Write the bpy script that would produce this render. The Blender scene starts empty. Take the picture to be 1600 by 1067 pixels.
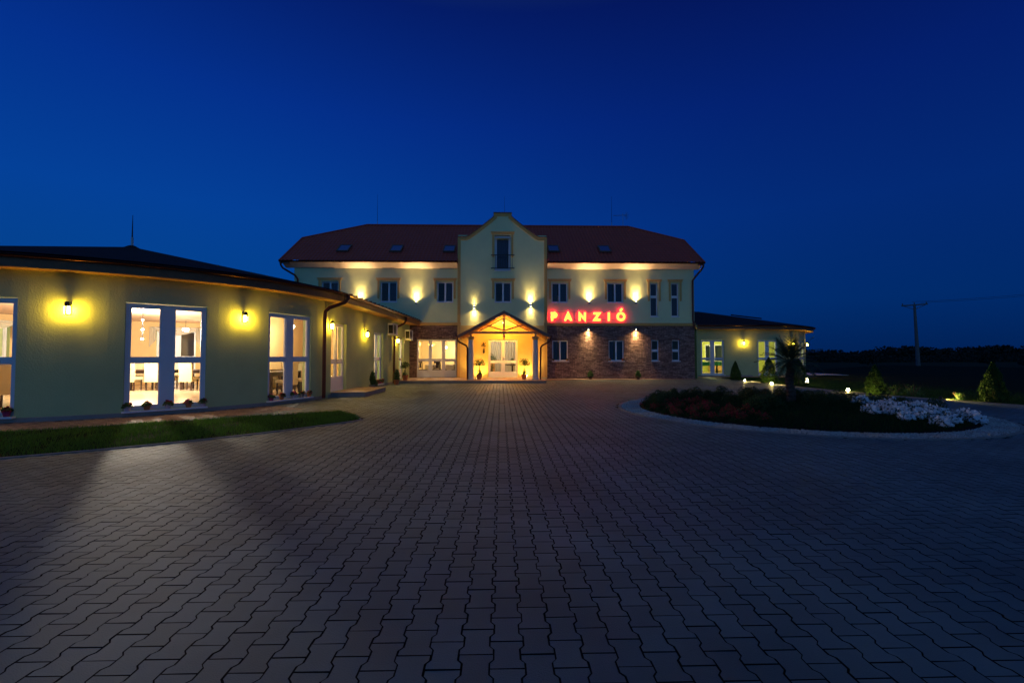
import bpy, bmesh, math, random
import numpy as np
from mathutils import Vector, Matrix, Euler
R = math.radians
PI = math.pi
random.seed(7); rng = np.random.default_rng(7)
scn = bpy.context.scene
col = scn.collection

# ------------------------------------------------------------------ camera
cd = bpy.data.cameras.new('camera'); cam = bpy.data.objects.new('camera', cd); col.objects.link(cam)
cam.location = (0, 0, 1.41)
cam.rotation_euler = (R(90 + 1.81), 0, R(-1.4))
cd.lens = 16.0; cd.sensor_width = 36; cd.clip_start = 0.05; cd.clip_end = 3000
scn.camera = cam
scn.view_settings.view_transform = 'Standard'; scn.view_settings.look = 'None'
scn.view_settings.exposure = 0; scn.view_settings.gamma = 1

# ------------------------------------------------------------------ world: blue-hour sky
w = bpy.data.worlds.new('World'); scn.world = w; w.use_nodes = True
nt = w.node_tree; N = nt.nodes; L = nt.links; N.clear()
out = N.new('ShaderNodeOutputWorld'); bg = N.new('ShaderNodeBackground'); L.new(bg.outputs[0], out.inputs[0])
tc = N.new('ShaderNodeTexCoord'); sp = N.new('ShaderNodeSeparateXYZ'); L.new(tc.outputs['Generated'], sp.inputs[0])
cr = N.new('ShaderNodeValToRGB'); L.new(sp.outputs['Z'], cr.inputs[0])
SKY = [(0.0, (0.0005, .026, .130)), (0.10, (0.0004, .042, .215)), (0.27, (0.0003, .038, .255)), (0.45, (0.0003, .022, .215)),
       (0.61, (0.0005, .010, .128)), (0.72, (.012, .030, .078)), (1.0, (.036, .064, .084))]
el = cr.color_ramp.elements
el[0].position, el[0].color = SKY[0][0], (*SKY[0][1], 1)
el[1].position, el[1].color = SKY[-1][0], (*SKY[-1][1], 1)
for p_, c_ in SKY[1:-1]:
    e = el.new(p_); e.color = (*c_, 1)
def wmath(op, a, b=None, c=None):
    n = N.new('ShaderNodeMath'); n.operation = op
    for i, v in enumerate((a, b, c)):
        if v is None: continue
        if isinstance(v, (int, float)): n.inputs[i].default_value = v
        else: L.new(v, n.inputs[i])
    return n.outputs[0]
# the west (left) is brighter than the east
def wrange(v, a, b, c, d):
    n = N.new('ShaderNodeMapRange'); n.interpolation_type = 'SMOOTHSTEP'; L.new(v, n.inputs[0])
    for i, q in enumerate((a, b, c, d)): n.inputs[i + 1].default_value = q
    return n.outputs[0]
xf = wrange(sp.outputs['X'], -0.65, 0.85, 1.22, 0.66)
xc = N.new('ShaderNodeCombineXYZ'); L.new(xf, xc.inputs[0]); L.new(wmath('POWER', xf, 1.45), xc.inputs[1]); L.new(xf, xc.inputs[2])
mul = N.new('ShaderNodeVectorMath'); mul.operation = 'MULTIPLY'; L.new(cr.outputs[0], mul.inputs[0]); L.new(xc.outputs[0], mul.inputs[1])
# afterglow of the set sun, low behind the viewer
gl = N.new('ShaderNodeRGB'); gl.outputs[0].default_value = (.042, .122, .200, 1)
gf = wmath('MULTIPLY', wrange(sp.outputs['Y'], 0.05, -0.75, 0.0, 1.0), wrange(sp.outputs['Z'], 0.85, 0.1, 0.25, 1.0))
gs = N.new('ShaderNodeVectorMath'); gs.operation = 'SCALE'; L.new(gl.outputs[0], gs.inputs[0]); L.new(gf, gs.inputs['Scale'])
add = N.new('ShaderNodeVectorMath'); add.operation = 'ADD'; L.new(mul.outputs[0], add.inputs[0]); L.new(gs.outputs[0], add.inputs[1])
# a trace of the physical sky, sun below the horizon
sky = N.new('ShaderNodeTexSky'); sky.sky_type = 'NISHITA'; sky.sun_disc = False
sky.sun_elevation = R(-4); sky.sun_rotation = R(200)
ss = N.new('ShaderNodeVectorMath'); ss.operation = 'SCALE'; L.new(sky.outputs[0], ss.inputs[0]); ss.inputs['Scale'].default_value = 0.05
add2 = N.new('ShaderNodeVectorMath'); add2.operation = 'ADD'; L.new(add.outputs[0], add2.inputs[0]); L.new(ss.outputs[0], add2.inputs[1])
L.new(add2.outputs[0], bg.inputs[0]); bg.inputs[1].default_value = 1.0

# ------------------------------------------------------------------ helpers
ORG = {}
def tag(o, label=None, cat=None, group=None, kind=None):
    if label: o['label'] = label
    if cat: o['category'] = cat
    if group: o['group'] = group
    if kind: o['kind'] = kind
    return o
def thing(name, label, cat, loc=(0, 0, 0), group=None, world=False, rz=0):
    """Empty at the thing's base. world=True: its parts are given in world coordinates."""
    o = bpy.data.objects.new(name, None); col.objects.link(o); o.location = loc; o.rotation_euler.z = rz
    o.empty_display_size = .2
    ORG[o] = Vector(loc) if world else Vector((0, 0, 0))
    return tag(o, label, cat, group)
class MB:
    def __init__(s): s.v = []; s.f = []
    def add(s, vs, fs, m=None):
        b = len(s.v)
        if m is not None: vs = [m @ Vector(v) for v in vs]
        s.v += [tuple(v) for v in vs]; s.f += [tuple(b + i for i in f) for f in fs]
    def box(s, x0, x1, y0, y1, z0, z1, m=None):
        s.add([(x0,y0,z0),(x1,y0,z0),(x1,y1,z0),(x0,y1,z0),(x0,y0,z1),(x1,y0,z1),(x1,y1,z1),(x0,y1,z1)],
              [(0,3,2,1),(4,5,6,7),(0,1,5,4),(1,2,6,5),(2,3,7,6),(3,0,4,7)], m)
    def quad(s, a, b, c, d): s.add([a, b, c, d], [(0, 1, 2, 3)])
    def cyl(s, p0, p1, r0, r1=None, n=12, m=None):
        if r1 is None: r1 = r0
        p0 = Vector(p0); p1 = Vector(p1); d = (p1 - p0).normalized()
        a = d.orthogonal().normalized(); b = d.cross(a)
        vs = []
        for p, r in ((p0, r0), (p1, r1)):
            for i in range(n):
                t = 2 * PI * i / n; vs.append(p + a * math.cos(t) * r + b * math.sin(t) * r)
        fs = [(i, (i + 1) % n, n + (i + 1) % n, n + i) for i in range(n)] + [tuple(range(n))[::-1], tuple(range(n, 2 * n))]
        s.add(vs, fs, m)
    def tube(s, pts, r, n=8, m=None):
        pts = [Vector(p) for p in pts]; vs = []; k = len(pts)
        prev = None
        for i, p in enumerate(pts):
            d = (pts[min(i + 1, k - 1)] - pts[max(i - 1, 0)]).normalized()
            a = d.orthogonal().normalized() if prev is None else (prev - d * prev.dot(d)).normalized()
            prev = a; b = d.cross(a)
            rr = r[i] if isinstance(r, (list, tuple)) else r
            for j in range(n):
                t = 2 * PI * j / n; vs.append(p + a * math.cos(t) * rr + b * math.sin(t) * rr)
        fs = [(i * n + j, i * n + (j + 1) % n, (i + 1) * n + (j + 1) % n, (i + 1) * n + j) for i in range(k - 1) for j in range(n)]
        fs += [tuple(range(n))[::-1], tuple(range((k - 1) * n, k * n))]
        s.add(vs, fs, m)
    def lathe(s, prof, c=(0, 0, 0), n=16, m=None):
        vs = [(c[0] + r * math.cos(2 * PI * j / n), c[1] + r * math.sin(2 * PI * j / n), c[2] + z) for r, z in prof for j in range(n)]
        k = len(prof)
        fs = [(i * n + j, i * n + (j + 1) % n, (i + 1) * n + (j + 1) % n, (i + 1) * n + j) for i in range(k - 1) for j in range(n)]
        fs += [tuple(range(n))[::-1], tuple(range((k - 1) * n, k * n))]
        s.add(vs, fs, m)
    def prism(s, pts, y0, y1, m=None):
        """polygon in the xz plane extruded from y0 to y1"""
        n = len(pts)
        s.add([(x, y0, z) for x, z in pts] + [(x, y1, z) for x, z in pts],
              [tuple(range(n)), tuple(range(n, 2 * n))[::-1]] + [(i, n + i, n + (i + 1) % n, (i + 1) % n) for i in range(n)], m)
    def build(s, name, mt, parent=None, mtx=None, smooth=False, label=None):
        me = bpy.data.meshes.new(name)
        vs = s.v if mtx is None else [tuple(mtx @ Vector(v)) for v in s.v]
        org = ORG.get(parent, Vector((0, 0, 0))) if parent else Vector((0, 0, 0))
        vs = [(v[0] - org.x, v[1] - org.y, v[2] - org.z) for v in vs]
        me.from_pydata(vs, [], s.f); me.materials.append(mt)
        bm = bmesh.new(); bm.from_mesh(me); bmesh.ops.recalc_face_normals(bm, faces=bm.faces); bm.to_mesh(me); bm.free()
        if smooth:
            for p in me.polygons: p.use_smooth = True
            try: me.set_sharp_from_angle(angle=R(42))
            except Exception: pass
        o = bpy.data.objects.new(name, me); col.objects.link(o)
        if parent: o.parent = parent; ORG[o] = org
        if label: o['label'] = label
        return o
def npmesh(name, V, F, mt, parent=None, kind=None, smooth=False):
    """V (n,3) array, F list of equal-length index arrays (m,k)"""
    me = bpy.data.meshes.new(name)
    me.vertices.add(len(V)); me.vertices.foreach_set('co', np.asarray(V, dtype=np.float32).ravel())
    Fs = [np.asarray(f) for f in F]
    nl = sum(f.size for f in Fs); npoly = sum(len(f) for f in Fs)
    me.loops.add(nl); me.loops.foreach_set('vertex_index', np.concatenate([f.ravel() for f in Fs]).astype(np.int32))
    st = []; b = 0
    for f in Fs:
        st.append(b + np.arange(len(f)) * f.shape[1]); b += f.size
    me.polygons.add(npoly); me.polygons.foreach_set('loop_start', np.concatenate(st).astype(np.int32))
    me.update(calc_edges=True); me.validate()
    me.materials.append(mt)
    me.polygons.foreach_set('use_smooth', np.full(len(me.polygons), bool(smooth)))
    o = bpy.data.objects.new(name, me); col.objects.link(o)
    if parent: o.parent = parent; ORG[o] = ORG.get(parent, Vector((0, 0, 0)))
    if kind: o['kind'] = kind
    return o
def kids(o): return [c for c in list(col.objects) if c.parent == o]
TREE = {}
def copy_tree(o, parent=None, mats=None):
    c = o.copy(); col.objects.link(c); c.parent = parent
    for ch in o.children: copy_tree(ch, c)
    return c
def TM(x, y, z=0, rz=0): return Matrix.Translation((x, y, z)) @ Matrix.Rotation(rz, 4, 'Z')

# ------------------------------------------------------------------ materials
MATS = {}
def mat(name, c, rough=.6, metal=0, var=0, vscale=3, bump=0, bscale=40, rnd=0, spec=.5, trans=0, coord='Object', c2=None, sheen=0):
    m = bpy.data.materials.new(name); m.use_nodes = True; t = m.node_tree; b = t.nodes['Principled BSDF']
    b.inputs['Base Color'].default_value = (*c, 1); b.inputs['Roughness'].default_value = rough
    b.inputs['Metallic'].default_value = metal; b.inputs['Specular IOR Level'].default_value = spec
    tcn = t.nodes.new('ShaderNodeTexCoord')
    if var or rnd or c2:
        rgb = t.nodes.new('ShaderNodeRGB'); rgb.outputs[0].default_value = (*c, 1); src = rgb.outputs[0]
        if c2:
            nz = t.nodes.new('ShaderNodeTexNoise'); nz.inputs['Scale'].default_value = vscale * .7; nz.inputs['Detail'].default_value = 6
            t.links.new(tcn.outputs[coord], nz.inputs[0])
            mr = t.nodes.new('ShaderNodeMapRange'); mr.inputs[1].default_value = .4; mr.inputs[2].default_value = .62
            t.links.new(nz.outputs[0], mr.inputs[0])
            mx = t.nodes.new('ShaderNodeMix'); mx.data_type = 'RGBA'; t.links.new(mr.outputs[0], mx.inputs[0])
            t.links.new(src, mx.inputs[6]); mx.inputs[7].default_value = (*c2, 1); src = mx.outputs[2]
        if var:
            nz = t.nodes.new('ShaderNodeTexNoise'); nz.inputs['Scale'].default_value = vscale; nz.inputs['Detail'].default_value = 8
            nz.inputs['Roughness'].default_value = .65
            t.links.new(tcn.outputs[coord], nz.inputs[0])
            mr = t.nodes.new('ShaderNodeMapRange'); mr.inputs[1].default_value = .25; mr.inputs[2].default_value = .75
            mr.inputs[3].default_value = 1 - var; mr.inputs[4].default_value = 1 + var; t.links.new(nz.outputs[0], mr.inputs[0])
            sc = t.nodes.new('ShaderNodeVectorMath'); sc.operation = 'SCALE'; t.links.new(src, sc.inputs[0]); t.links.new(mr.outputs[0], sc.inputs['Scale'])
            src = sc.outputs[0]
        if rnd:
            g = t.nodes.new('ShaderNodeNewGeometry')
            mr = t.nodes.new('ShaderNodeMapRange'); mr.inputs[3].default_value = 1 - rnd; mr.inputs[4].default_value = 1 + rnd
            t.links.new(g.outputs['Random Per Island'], mr.inputs[0])
            sc = t.nodes.new('ShaderNodeVectorMath'); sc.operation = 'SCALE'; t.links.new(src, sc.inputs[0]); t.links.new(mr.outputs[0], sc.inputs['Scale'])
            src = sc.outputs[0]
        t.links.new(src, b.inputs['Base Color'])
    if bump:
        nz = t.nodes.new('ShaderNodeTexNoise'); nz.inputs['Scale'].default_value = bscale; nz.inputs['Detail'].default_value = 5
        t.links.new(tcn.outputs[coord], nz.inputs[0])
        bp = t.nodes.new('ShaderNodeBump'); bp.inputs['Strength'].default_value = min(1, bump); bp.inputs['Distance'].default_value = .01 * max(1, bump)
        t.links.new(nz.outputs[0], bp.inputs['Height']); t.links.new(bp.outputs[0], b.inputs['Normal'])
    if trans:
        o_ = t.nodes['Material Output']; tr = t.nodes.new('ShaderNodeBsdfTranslucent'); tr.inputs[0].default_value = (*c, 1)
        mx = t.nodes.new('ShaderNodeMixShader'); mx.inputs[0].default_value = trans
        t.links.new(b.outputs[0], mx.inputs[1]); t.links.new(tr.outputs[0], mx.inputs[2]); t.links.new(mx.outputs[0], o_.inputs[0])
    MATS[name] = m
    return m
def emis(name, c, s):
    m = bpy.data.materials.new(name); m.use_nodes = True; t = m.node_tree; b = t.nodes['Principled BSDF']
    b.inputs['Base Color'].default_value = (.8, .8, .8, 1)
    b.inputs['Emission Color'].default_value = (*c, 1); b.inputs['Emission Strength'].default_value = s
    MATS[name] = m; return m
def glass(name, tint=(1, 1, 1), gloss=.08):
    m = bpy.data.materials.new(name); m.use_nodes = True; t = m.node_tree; t.nodes.clear()
    o_ = t.nodes.new('ShaderNodeOutputMaterial'); tr = t.nodes.new('ShaderNodeBsdfTransparent'); tr.inputs[0].default_value = (*tint, 1)
    g = t.nodes.new('ShaderNodeBsdfGlossy'); g.inputs['Roughness'].default_value = .02; g.inputs[0].default_value = (1, 1, 1, 1)
    fr = t.nodes.new('ShaderNodeLayerWeight'); pw = t.nodes.new('ShaderNodeMath'); pw.operation = 'POWER'; pw.inputs[1].default_value = 4.5; t.links.new(fr.outputs['Facing'], pw.inputs[0])
    mt_ = t.nodes.new('ShaderNodeMath'); mt_.operation = 'MULTIPLY_ADD'; mt_.inputs[1].default_value = .8; mt_.inputs[2].default_value = gloss; t.links.new(pw.outputs[0], mt_.inputs[0])
    mx = t.nodes.new('ShaderNodeMixShader'); t.links.new(mt_.outputs[0], mx.inputs[0]); t.links.new(tr.outputs[0], mx.inputs[1]); t.links.new(g.outputs[0], mx.inputs[2])
    t.links.new(mx.outputs[0], o_.inputs[0]); MATS[name] = m; return m

M_plast = mat('plaster_green', (.46, .56, .27), .9, var=.09, vscale=1.0, bump=.65, bscale=34)
M_plast2 = mat('plaster_cream', (.68, .77, .43), .9, var=.07, vscale=1.0, bump=1.0, bscale=24)
M_plinth = mat('plaster_plinth', (.30, .30, .27), .9, var=.15, bump=1, bscale=40)
M_yel = mat('trim_ochre', (.62, .40, .12), .8, var=.08, bump=.4, bscale=30)
M_yelw = mat('portal_yellow', (.72, .50, .16), .85, var=.06, bump=.8, bscale=28)
M_white = mat('white_upvc', (.78, .79, .82), .35, var=.03)
M_colm = mat('column_white', (.62, .62, .58), .7, var=.06, bump=.4)
M_wood = mat('stained_wood', (.22, .095, .035), .45, var=.3, vscale=9, bump=.4, bscale=30)
M_woodl = mat('light_wood', (.50, .28, .10), .5, var=.2, vscale=8, bump=.3)
M_fascd = mat('dark_fascia', (.17, .10, .075), .6, var=.25, vscale=10)
M_copper = mat('brown_gutter', (.12, .035, .02), .28, metal=.65, var=.15)
M_roof = mat('tile_metal', (.48, .065, .045), .40, metal=.1, var=.14, vscale=2, bump=.2, spec=.35)
M_shing = mat('dark_shingle', (.030, .018, .016), .9, var=.3, vscale=14, bump=1, bscale=60, spec=.2)
M_board = mat('cornice_board', (.80, .66, .60), .6, var=.08, vscale=5)
M_black = mat('black_iron', (.015, .015, .017), .4, metal=.4)
M_steel = mat('steel', (.35, .36, .38), .35, metal=.9)
M_conc = mat('concrete', (.28, .26, .24), .9, var=.15, bump=.8)
M_terr = mat('terrace_tile', (.42, .30, .22), .6, var=.12, vscale=4, bump=.2)
M_pav = mat('paver_concrete', (.124, .182, .192), .60, var=.2, vscale=.8, bump=.6, bscale=160, rnd=.13, c2=(.092, .136, .145))
M_pavr = mat('paver_reddish', (.27, .185, .15), .75, var=.18, vscale=.9, bump=.6, bscale=120, rnd=.16)
M_joint = mat('joint_sand_shade', (.014, .013, .012), .95, var=.3, vscale=20, bump=1, bscale=200, spec=.1)
M_kerb = mat('kerb_concrete', (.26, .25, .24), .85, var=.2, vscale=6, bump=.6, bscale=80)
M_field = mat('field_soil_grass', (.028, .038, .018), 1, var=.5, vscale=.25, bump=1, bscale=2, spec=.05)
M_lawn = mat('lawn_soil', (.012, .018, .006), 1, var=.4, vscale=2, bump=1, bscale=20, spec=.05)
M_soil = mat('bed_soil', (.02, .014, .01), 1, var=.3, vscale=8, bump=1, bscale=30, spec=.1)
M_grass = mat('grass_blade', (.095, .22, .018), .6, rnd=.45, trans=.3, spec=.3)
M_peb = mat('white_pebble', (.40, .40, .40), .7, rnd=.35)
M_leaf = mat('shrub_leaf', (.035, .075, .018), .55, rnd=.5, trans=.2, spec=.3)
M_leafp = mat('pot_leaf', (.06, .14, .03), .5, rnd=.4, trans=.25)
M_conif = mat('thuja_leaf', (.035, .085, .015), .7, rnd=.5, trans=.15, spec=.2)
M_palm = mat('palm_frond', (.045, .075, .028), .5, rnd=.35, trans=.15)
M_bark = mat('bark', (.09, .06, .04), .95, var=.4, vscale=20, bump=1.5, bscale=50)
M_fwhite = mat('white_petal', (.88, .88, .90), .6, rnd=.12, trans=.2)
M_fred = mat('red_petal', (.34, .012, .03), .6, rnd=.4, trans=.2)
M_fpink = mat('pink_petal', (.55, .08, .14), .6, rnd=.3, trans=.2)
M_terra = mat('terracotta', (.40, .14, .05), .8, var=.15)
M_potw = mat('pale_pot', (.5, .42, .48), .5, var=.1)
M_potp = mat('magenta_pot', (.35, .03, .12), .4, var=.1)
M_far = mat('far_foliage', (.030, .042, .036), 1, rnd=.3, spec=0)
M_intw = mat('interior_plaster', (.66, .47, .21), .8, var=.03)
M_intc = mat('interior_ceiling', (.66, .46, .29), .8, var=.03)
M_intg = mat('interior_lime', (.62, .66, .16), .8, var=.03)
M_tilef = mat('interior_tile', (.42, .31, .19), .22, var=.06, vscale=2)
M_dwood = mat('dark_wenge', (.035, .018, .012), .4, var=.2)
M_linen = mat('linen_cover', (.50, .41, .24), .8, var=.05)
M_cloth = mat('table_cloth', (.8, .74, .62), .8, var=.04)
M_intd = mat('dining_paint', (.78, .64, .34), .8, var=.03)
M_voile = mat('voile_curtain', (.80, .77, .66), .85, var=.05, trans=.45)
M_curt = mat('window_curtain', (.045, .055, .10), .9, var=.15, vscale=6)
M_green = mat('green_baize', (.015, .19, .15), .8, var=.06)
M_door = mat('oak_door', (.16, .07, .035), .5, var=.2)
M_dark = mat('dark_room', (.02, .02, .025), .9)
M_glass = glass('clear_glass', gloss=.05)
M_glassd = glass('night_glass', (.72, .78, .85), .03)
E_lamp = emis('lamp_glass', (1, .55, .035), 240)
E_bulb = emis('bulb_warm', (1, .74, .42), 40)
E_pend = emis('pendant_shade', (1, .82, .58), 7)
E_lens = emis('spot_lens', (1, .85, .5), 30)
E_spike = emis('garden_lens', (1, .80, .32), 260)
E_boll = emis('bollard_glass', (1, .86, .5), 14)
E_strip = emis('tube_lamp', (1, .95, .6), 20)
E_red = emis('neon_red', (1, .0012, .012), 10)
E_yel = emis('neon_face', (1, .62, .003), 2.6)
M_redb = mat('letter_side', (.5, .01, .02), .4)

# weathered brick / split stone facing
def brick_mat():
    m = bpy.data.materials.new('split_brick'); m.use_nodes = True; t = m.node_tree; b = t.nodes['Principled BSDF']
    tcn = t.nodes.new('ShaderNodeTexCoord'); s = t.nodes.new('ShaderNodeSeparateXYZ'); t.links.new(tcn.outputs['Object'], s.inputs[0])
    ad = t.nodes.new('ShaderNodeMath'); t.links.new(s.outputs[0], ad.inputs[0]); t.links.new(s.outputs[1], ad.inputs[1])
    nz0 = t.nodes.new('ShaderNodeTexNoise'); nz0.inputs['Scale'].default_value = 5; t.links.new(tcn.outputs['Object'], nz0.inputs[0])
    wz = t.nodes.new('ShaderNodeMath'); wz.operation = 'MULTIPLY_ADD'; t.links.new(nz0.outputs[0], wz.inputs[0]); wz.inputs[1].default_value = .03; t.links.new(s.outputs[2], wz.inputs[2])
    cb = t.nodes.new('ShaderNodeCombineXYZ'); t.links.new(ad.outputs[0], cb.inputs[0]); t.links.new(wz.outputs[0], cb.inputs[1])
    br = t.nodes.new('ShaderNodeTexBrick'); t.links.new(cb.outputs[0], br.inputs[0])
    br.inputs['Scale'].default_value = 1; br.inputs['Brick Width'].default_value = .27; br.inputs['Row Height'].default_value = .078
    br.inputs['Mortar Size'].default_value = .008; br.inputs['Mortar Smooth'].default_value = .3; br.inputs['Bias'].default_value = -.1
    br.inputs[1].default_value = (.16, .085, .075, 1); br.inputs[2].default_value = (.38, .24, .20, 1); br.inputs[3].default_value = (.09, .07, .06, 1)
    nz = t.nodes.new('ShaderNodeTexNoise'); nz.inputs['Scale'].default_value = 9; nz.inputs['Detail'].default_value = 6
    t.links.new(tcn.outputs['Object'], nz.inputs[0])
    mr = t.nodes.new('ShaderNodeMapRange'); mr.inputs[1].default_value = .3; mr.inputs[2].default_value = .7; mr.inputs[3].default_value = .55; mr.inputs[4].default_value = 1.45
    t.links.new(nz.outputs[0], mr.inputs[0])
    sc = t.nodes.new('ShaderNodeVectorMath'); sc.operation = 'SCALE'; t.links.new(br.outputs[0], sc.inputs[0]); t.links.new(mr.outputs[0], sc.inputs['Scale'])
    t.links.new(sc.outputs[0], b.inputs['Base Color']); b.inputs['Roughness'].default_value = .85
    h = t.nodes.new('ShaderNodeMath'); h.operation = 'MULTIPLY_ADD'; t.links.new(br.outputs['Fac'], h.inputs[0]); h.inputs[1].default_value = -1.2
    n2 = t.nodes.new('ShaderNodeTexNoise'); n2.inputs['Scale'].default_value = 14; t.links.new(cb.outputs[0], n2.inputs[0]); t.links.new(n2.outputs[0], h.inputs[2])
    h2 = t.nodes.new('ShaderNodeMath'); h2.operation = 'ADD'; t.links.new(h.outputs[0], h2.inputs[0])
    lum = t.nodes.new('ShaderNodeRGBToBW'); t.links.new(br.outputs[0], lum.inputs[0])
    l2 = t.nodes.new('ShaderNodeMath'); l2.operation = 'MULTIPLY'; t.links.new(lum.outputs[0], l2.inputs[0]); l2.inputs[1].default_value = 3; t.links.new(l2.outputs[0], h2.inputs[1])
    bp = t.nodes.new('ShaderNodeBump'); bp.inputs['Strength'].default_value = 1; bp.inputs['Distance'].default_value = .03
    t.links.new(h2.outputs[0], bp.inputs['Height']); t.links.new(bp.outputs[0], b.inputs['Normal'])
    return m
M_brick = brick_mat()

def light(kind, loc, energy, color, radius=.05, parent=None, name=None, target=None, size=None, blend=.5):
    ld = bpy.data.lights.new(name or 'bulb', kind); ld.energy = energy; ld.color = color
    if kind in ('POINT', 'SPOT'): ld.shadow_soft_size = radius
    if kind == 'SPOT': ld.spot_size = R(size or 80); ld.spot_blend = blend
    o = bpy.data.objects.new(name or 'bulb', ld); col.objects.link(o)
    org = ORG.get(parent, Vector((0, 0, 0))) if parent else Vector((0, 0, 0))
    o.location = Vector(loc) - org
    if target is not None: o.rotation_euler = (Vector(target) - Vector(loc)).to_track_quat('-Z', 'Y').to_euler()
    if parent: o.parent = parent
    return o

# ------------------------------------------------------------------ ground
LC = (-12.6, 16.3); LR = 6.8          # left round pavilion
RC = (17.1, 37.6); RR = 7.0           # right round pavilion
IC = (7.36, 11.72); IR = 4.12           # planted island
def wing_x(y): return -5.84 + .035 * (y - 15.2)

fx = MB(); fx.quad((-600, -60, -.05), (900, -60, -.05), (900, 1500, -.05), (-600, 1500, -.05))
tag(fx.build('field', M_field), kind='structure')
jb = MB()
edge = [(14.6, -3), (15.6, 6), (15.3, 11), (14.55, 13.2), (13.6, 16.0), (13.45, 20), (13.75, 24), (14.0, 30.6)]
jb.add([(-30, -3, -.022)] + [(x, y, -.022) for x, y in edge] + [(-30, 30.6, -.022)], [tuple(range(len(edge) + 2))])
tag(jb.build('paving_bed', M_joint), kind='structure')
def edge_x(y):
    ys = [e[1] for e in edge]; xs = [e[0] for e in edge]
    return np.interp(y, ys, xs)
def grass_in(th):   # inner and outer radius of the grass crescent at angle th (degrees from -Y)
    inner = np.interp(th, [-60, 38, 47, 55, 61.2], [8.3, 8.3, 8.55, 9.0, 9.75])
    outer = np.interp(th, [-60, 57.2, 59.5, 61.2], [11.33, 11.33, 10.6, 9.75])
    return inner, outer
def polar(x, y, c):
    dx = x - c[0]; dy = y - c[1]
    return np.hypot(dx, dy), np.degrees(np.arctan2(dx, -dy))
px, py = .1457, .2
ii = np.arange(-170, 118); jj = np.arange(4, 158)
I, J = np.meshgrid(ii, jj, indexing='ij'); I = I.ravel(); J = J.ravel()
cx = I * px + .03; cy = J * py + (I % 2) * .1
keep = (np.abs(cx) < cy * 1.16 + .7) & (cy < 30.4)
cx = cx[keep]; cy = cy[keep]
r_, th_ = polar(cx, cy, LC); gi, go = grass_in(th_)
ri, _ = polar(cx, cy, IC)
inside_wall = (r_ < LR + .02) | ((cy > 16) & (cx < -5.84 + .035 * (cy - 15.2) + .04))
in_grass = (r_ > gi - .02) & (r_ < go + .07) & (th_ < 61.2)
in_isl = ri < IR + .10
beyond = cx > np.interp(cy, [e[1] for e in edge], [e[0] for e in edge]) - .1
bld = ((cy > 27.12) & (cx < 11.75)) | ((cy > 23.72) & (cx < 2.3))
ok = ~(inside_wall | in_grass | in_isl | beyond | bld)
side = ok & (r_ <= 8.3) & (th_ < 62)
main = ok & ~side
def pavers(name, X, Y, mt):
    n = len(X)
    a, b = .0786, .0592
    out_ = np.array([(a,.0966),(a,.062),(b,.038),(b,-.038),(a,-.062),(a,-.0966),(-a,-.0966),(-a,-.062),(-b,-.038),(-b,.038),(-a,.062),(-a,.0966)])
    ins = out_ * np.array([(a - .0006) / a, (.0966 - .0006) / .0966]); ins[[2, 3, 8, 9], 0] = np.sign(ins[[2, 3, 8, 9], 0]) * (b - .0006)
    h = rng.normal(0, .0006, n); tx = rng.normal(0, .004, n); ty = rng.normal(0, .004, n)
    jx = rng.normal(0, .0009, n); jy = rng.normal(0, .0009, n); ja = rng.normal(0, .006, n)
    def ring(o, dz):
        ca, sa = np.cos(ja)[:, None], np.sin(ja)[:, None]
        x = (X + jx)[:, None] + o[None, :, 0] * ca - o[None, :, 1] * sa; y = (Y + jy)[:, None] + o[None, :, 0] * sa + o[None, :, 1] * ca
        z = h[:, None] + tx[:, None] * o[None, :, 0] + ty[:, None] * o[None, :, 1] + dz
        return np.stack([x, y, np.broadcast_to(z, x.shape)], -1)
    V = np.concatenate([ring(ins, 0), ring(out_, -.012)], 1).reshape(-1, 3)
    base = (np.arange(n) * 24)[:, None]
    top = base + np.arange(11, -1, -1)[None, :]
    k = np.arange(12); k2 = (k + 1) % 12
    quad = np.stack([k, k2, 12 + k2, 12 + k], -1)
    sd = (base[:, :, None] + quad[None]).reshape(-1, 4)
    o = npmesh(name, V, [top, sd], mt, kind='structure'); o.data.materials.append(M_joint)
    mi = np.zeros(len(o.data.polygons), dtype=np.int32); mi[n:] = 1; o.data.polygons.foreach_set('material_index', mi); return o  # dirty sides in dark joint colour, shade of the narrow gaps painted in
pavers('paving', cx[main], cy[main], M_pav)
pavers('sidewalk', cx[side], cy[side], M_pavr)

def arc_kerb(name, c, r0, r1, a0, a1, z0, z1, mt, n=96):
    mb = MB(); P = []
    for i in range(n + 1):
        a = R(a0 + (a1 - a0) * i / n); s_, c_ = math.sin(a), -math.cos(a)
        P.append([(c[0] + r * s_, c[1] + r * c_, z) for r, z in ((r0, z0), (r0, z1), (r1, z1), (r1, z0))])
    vs = [p for q in P for p in q]
    fs = [(4*i+k, 4*i+(k+1)%4, 4*(i+1)+(k+1)%4, 4*(i+1)+k) for i in range(n) for k in range(4)]
    mb.add(vs, fs); return mb.build(name, mt)
tag(arc_kerb('kerb', LC, 11.33, 11.41, -20, 57.2, -.03, .014, M_kerb), kind='structure')
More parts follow.
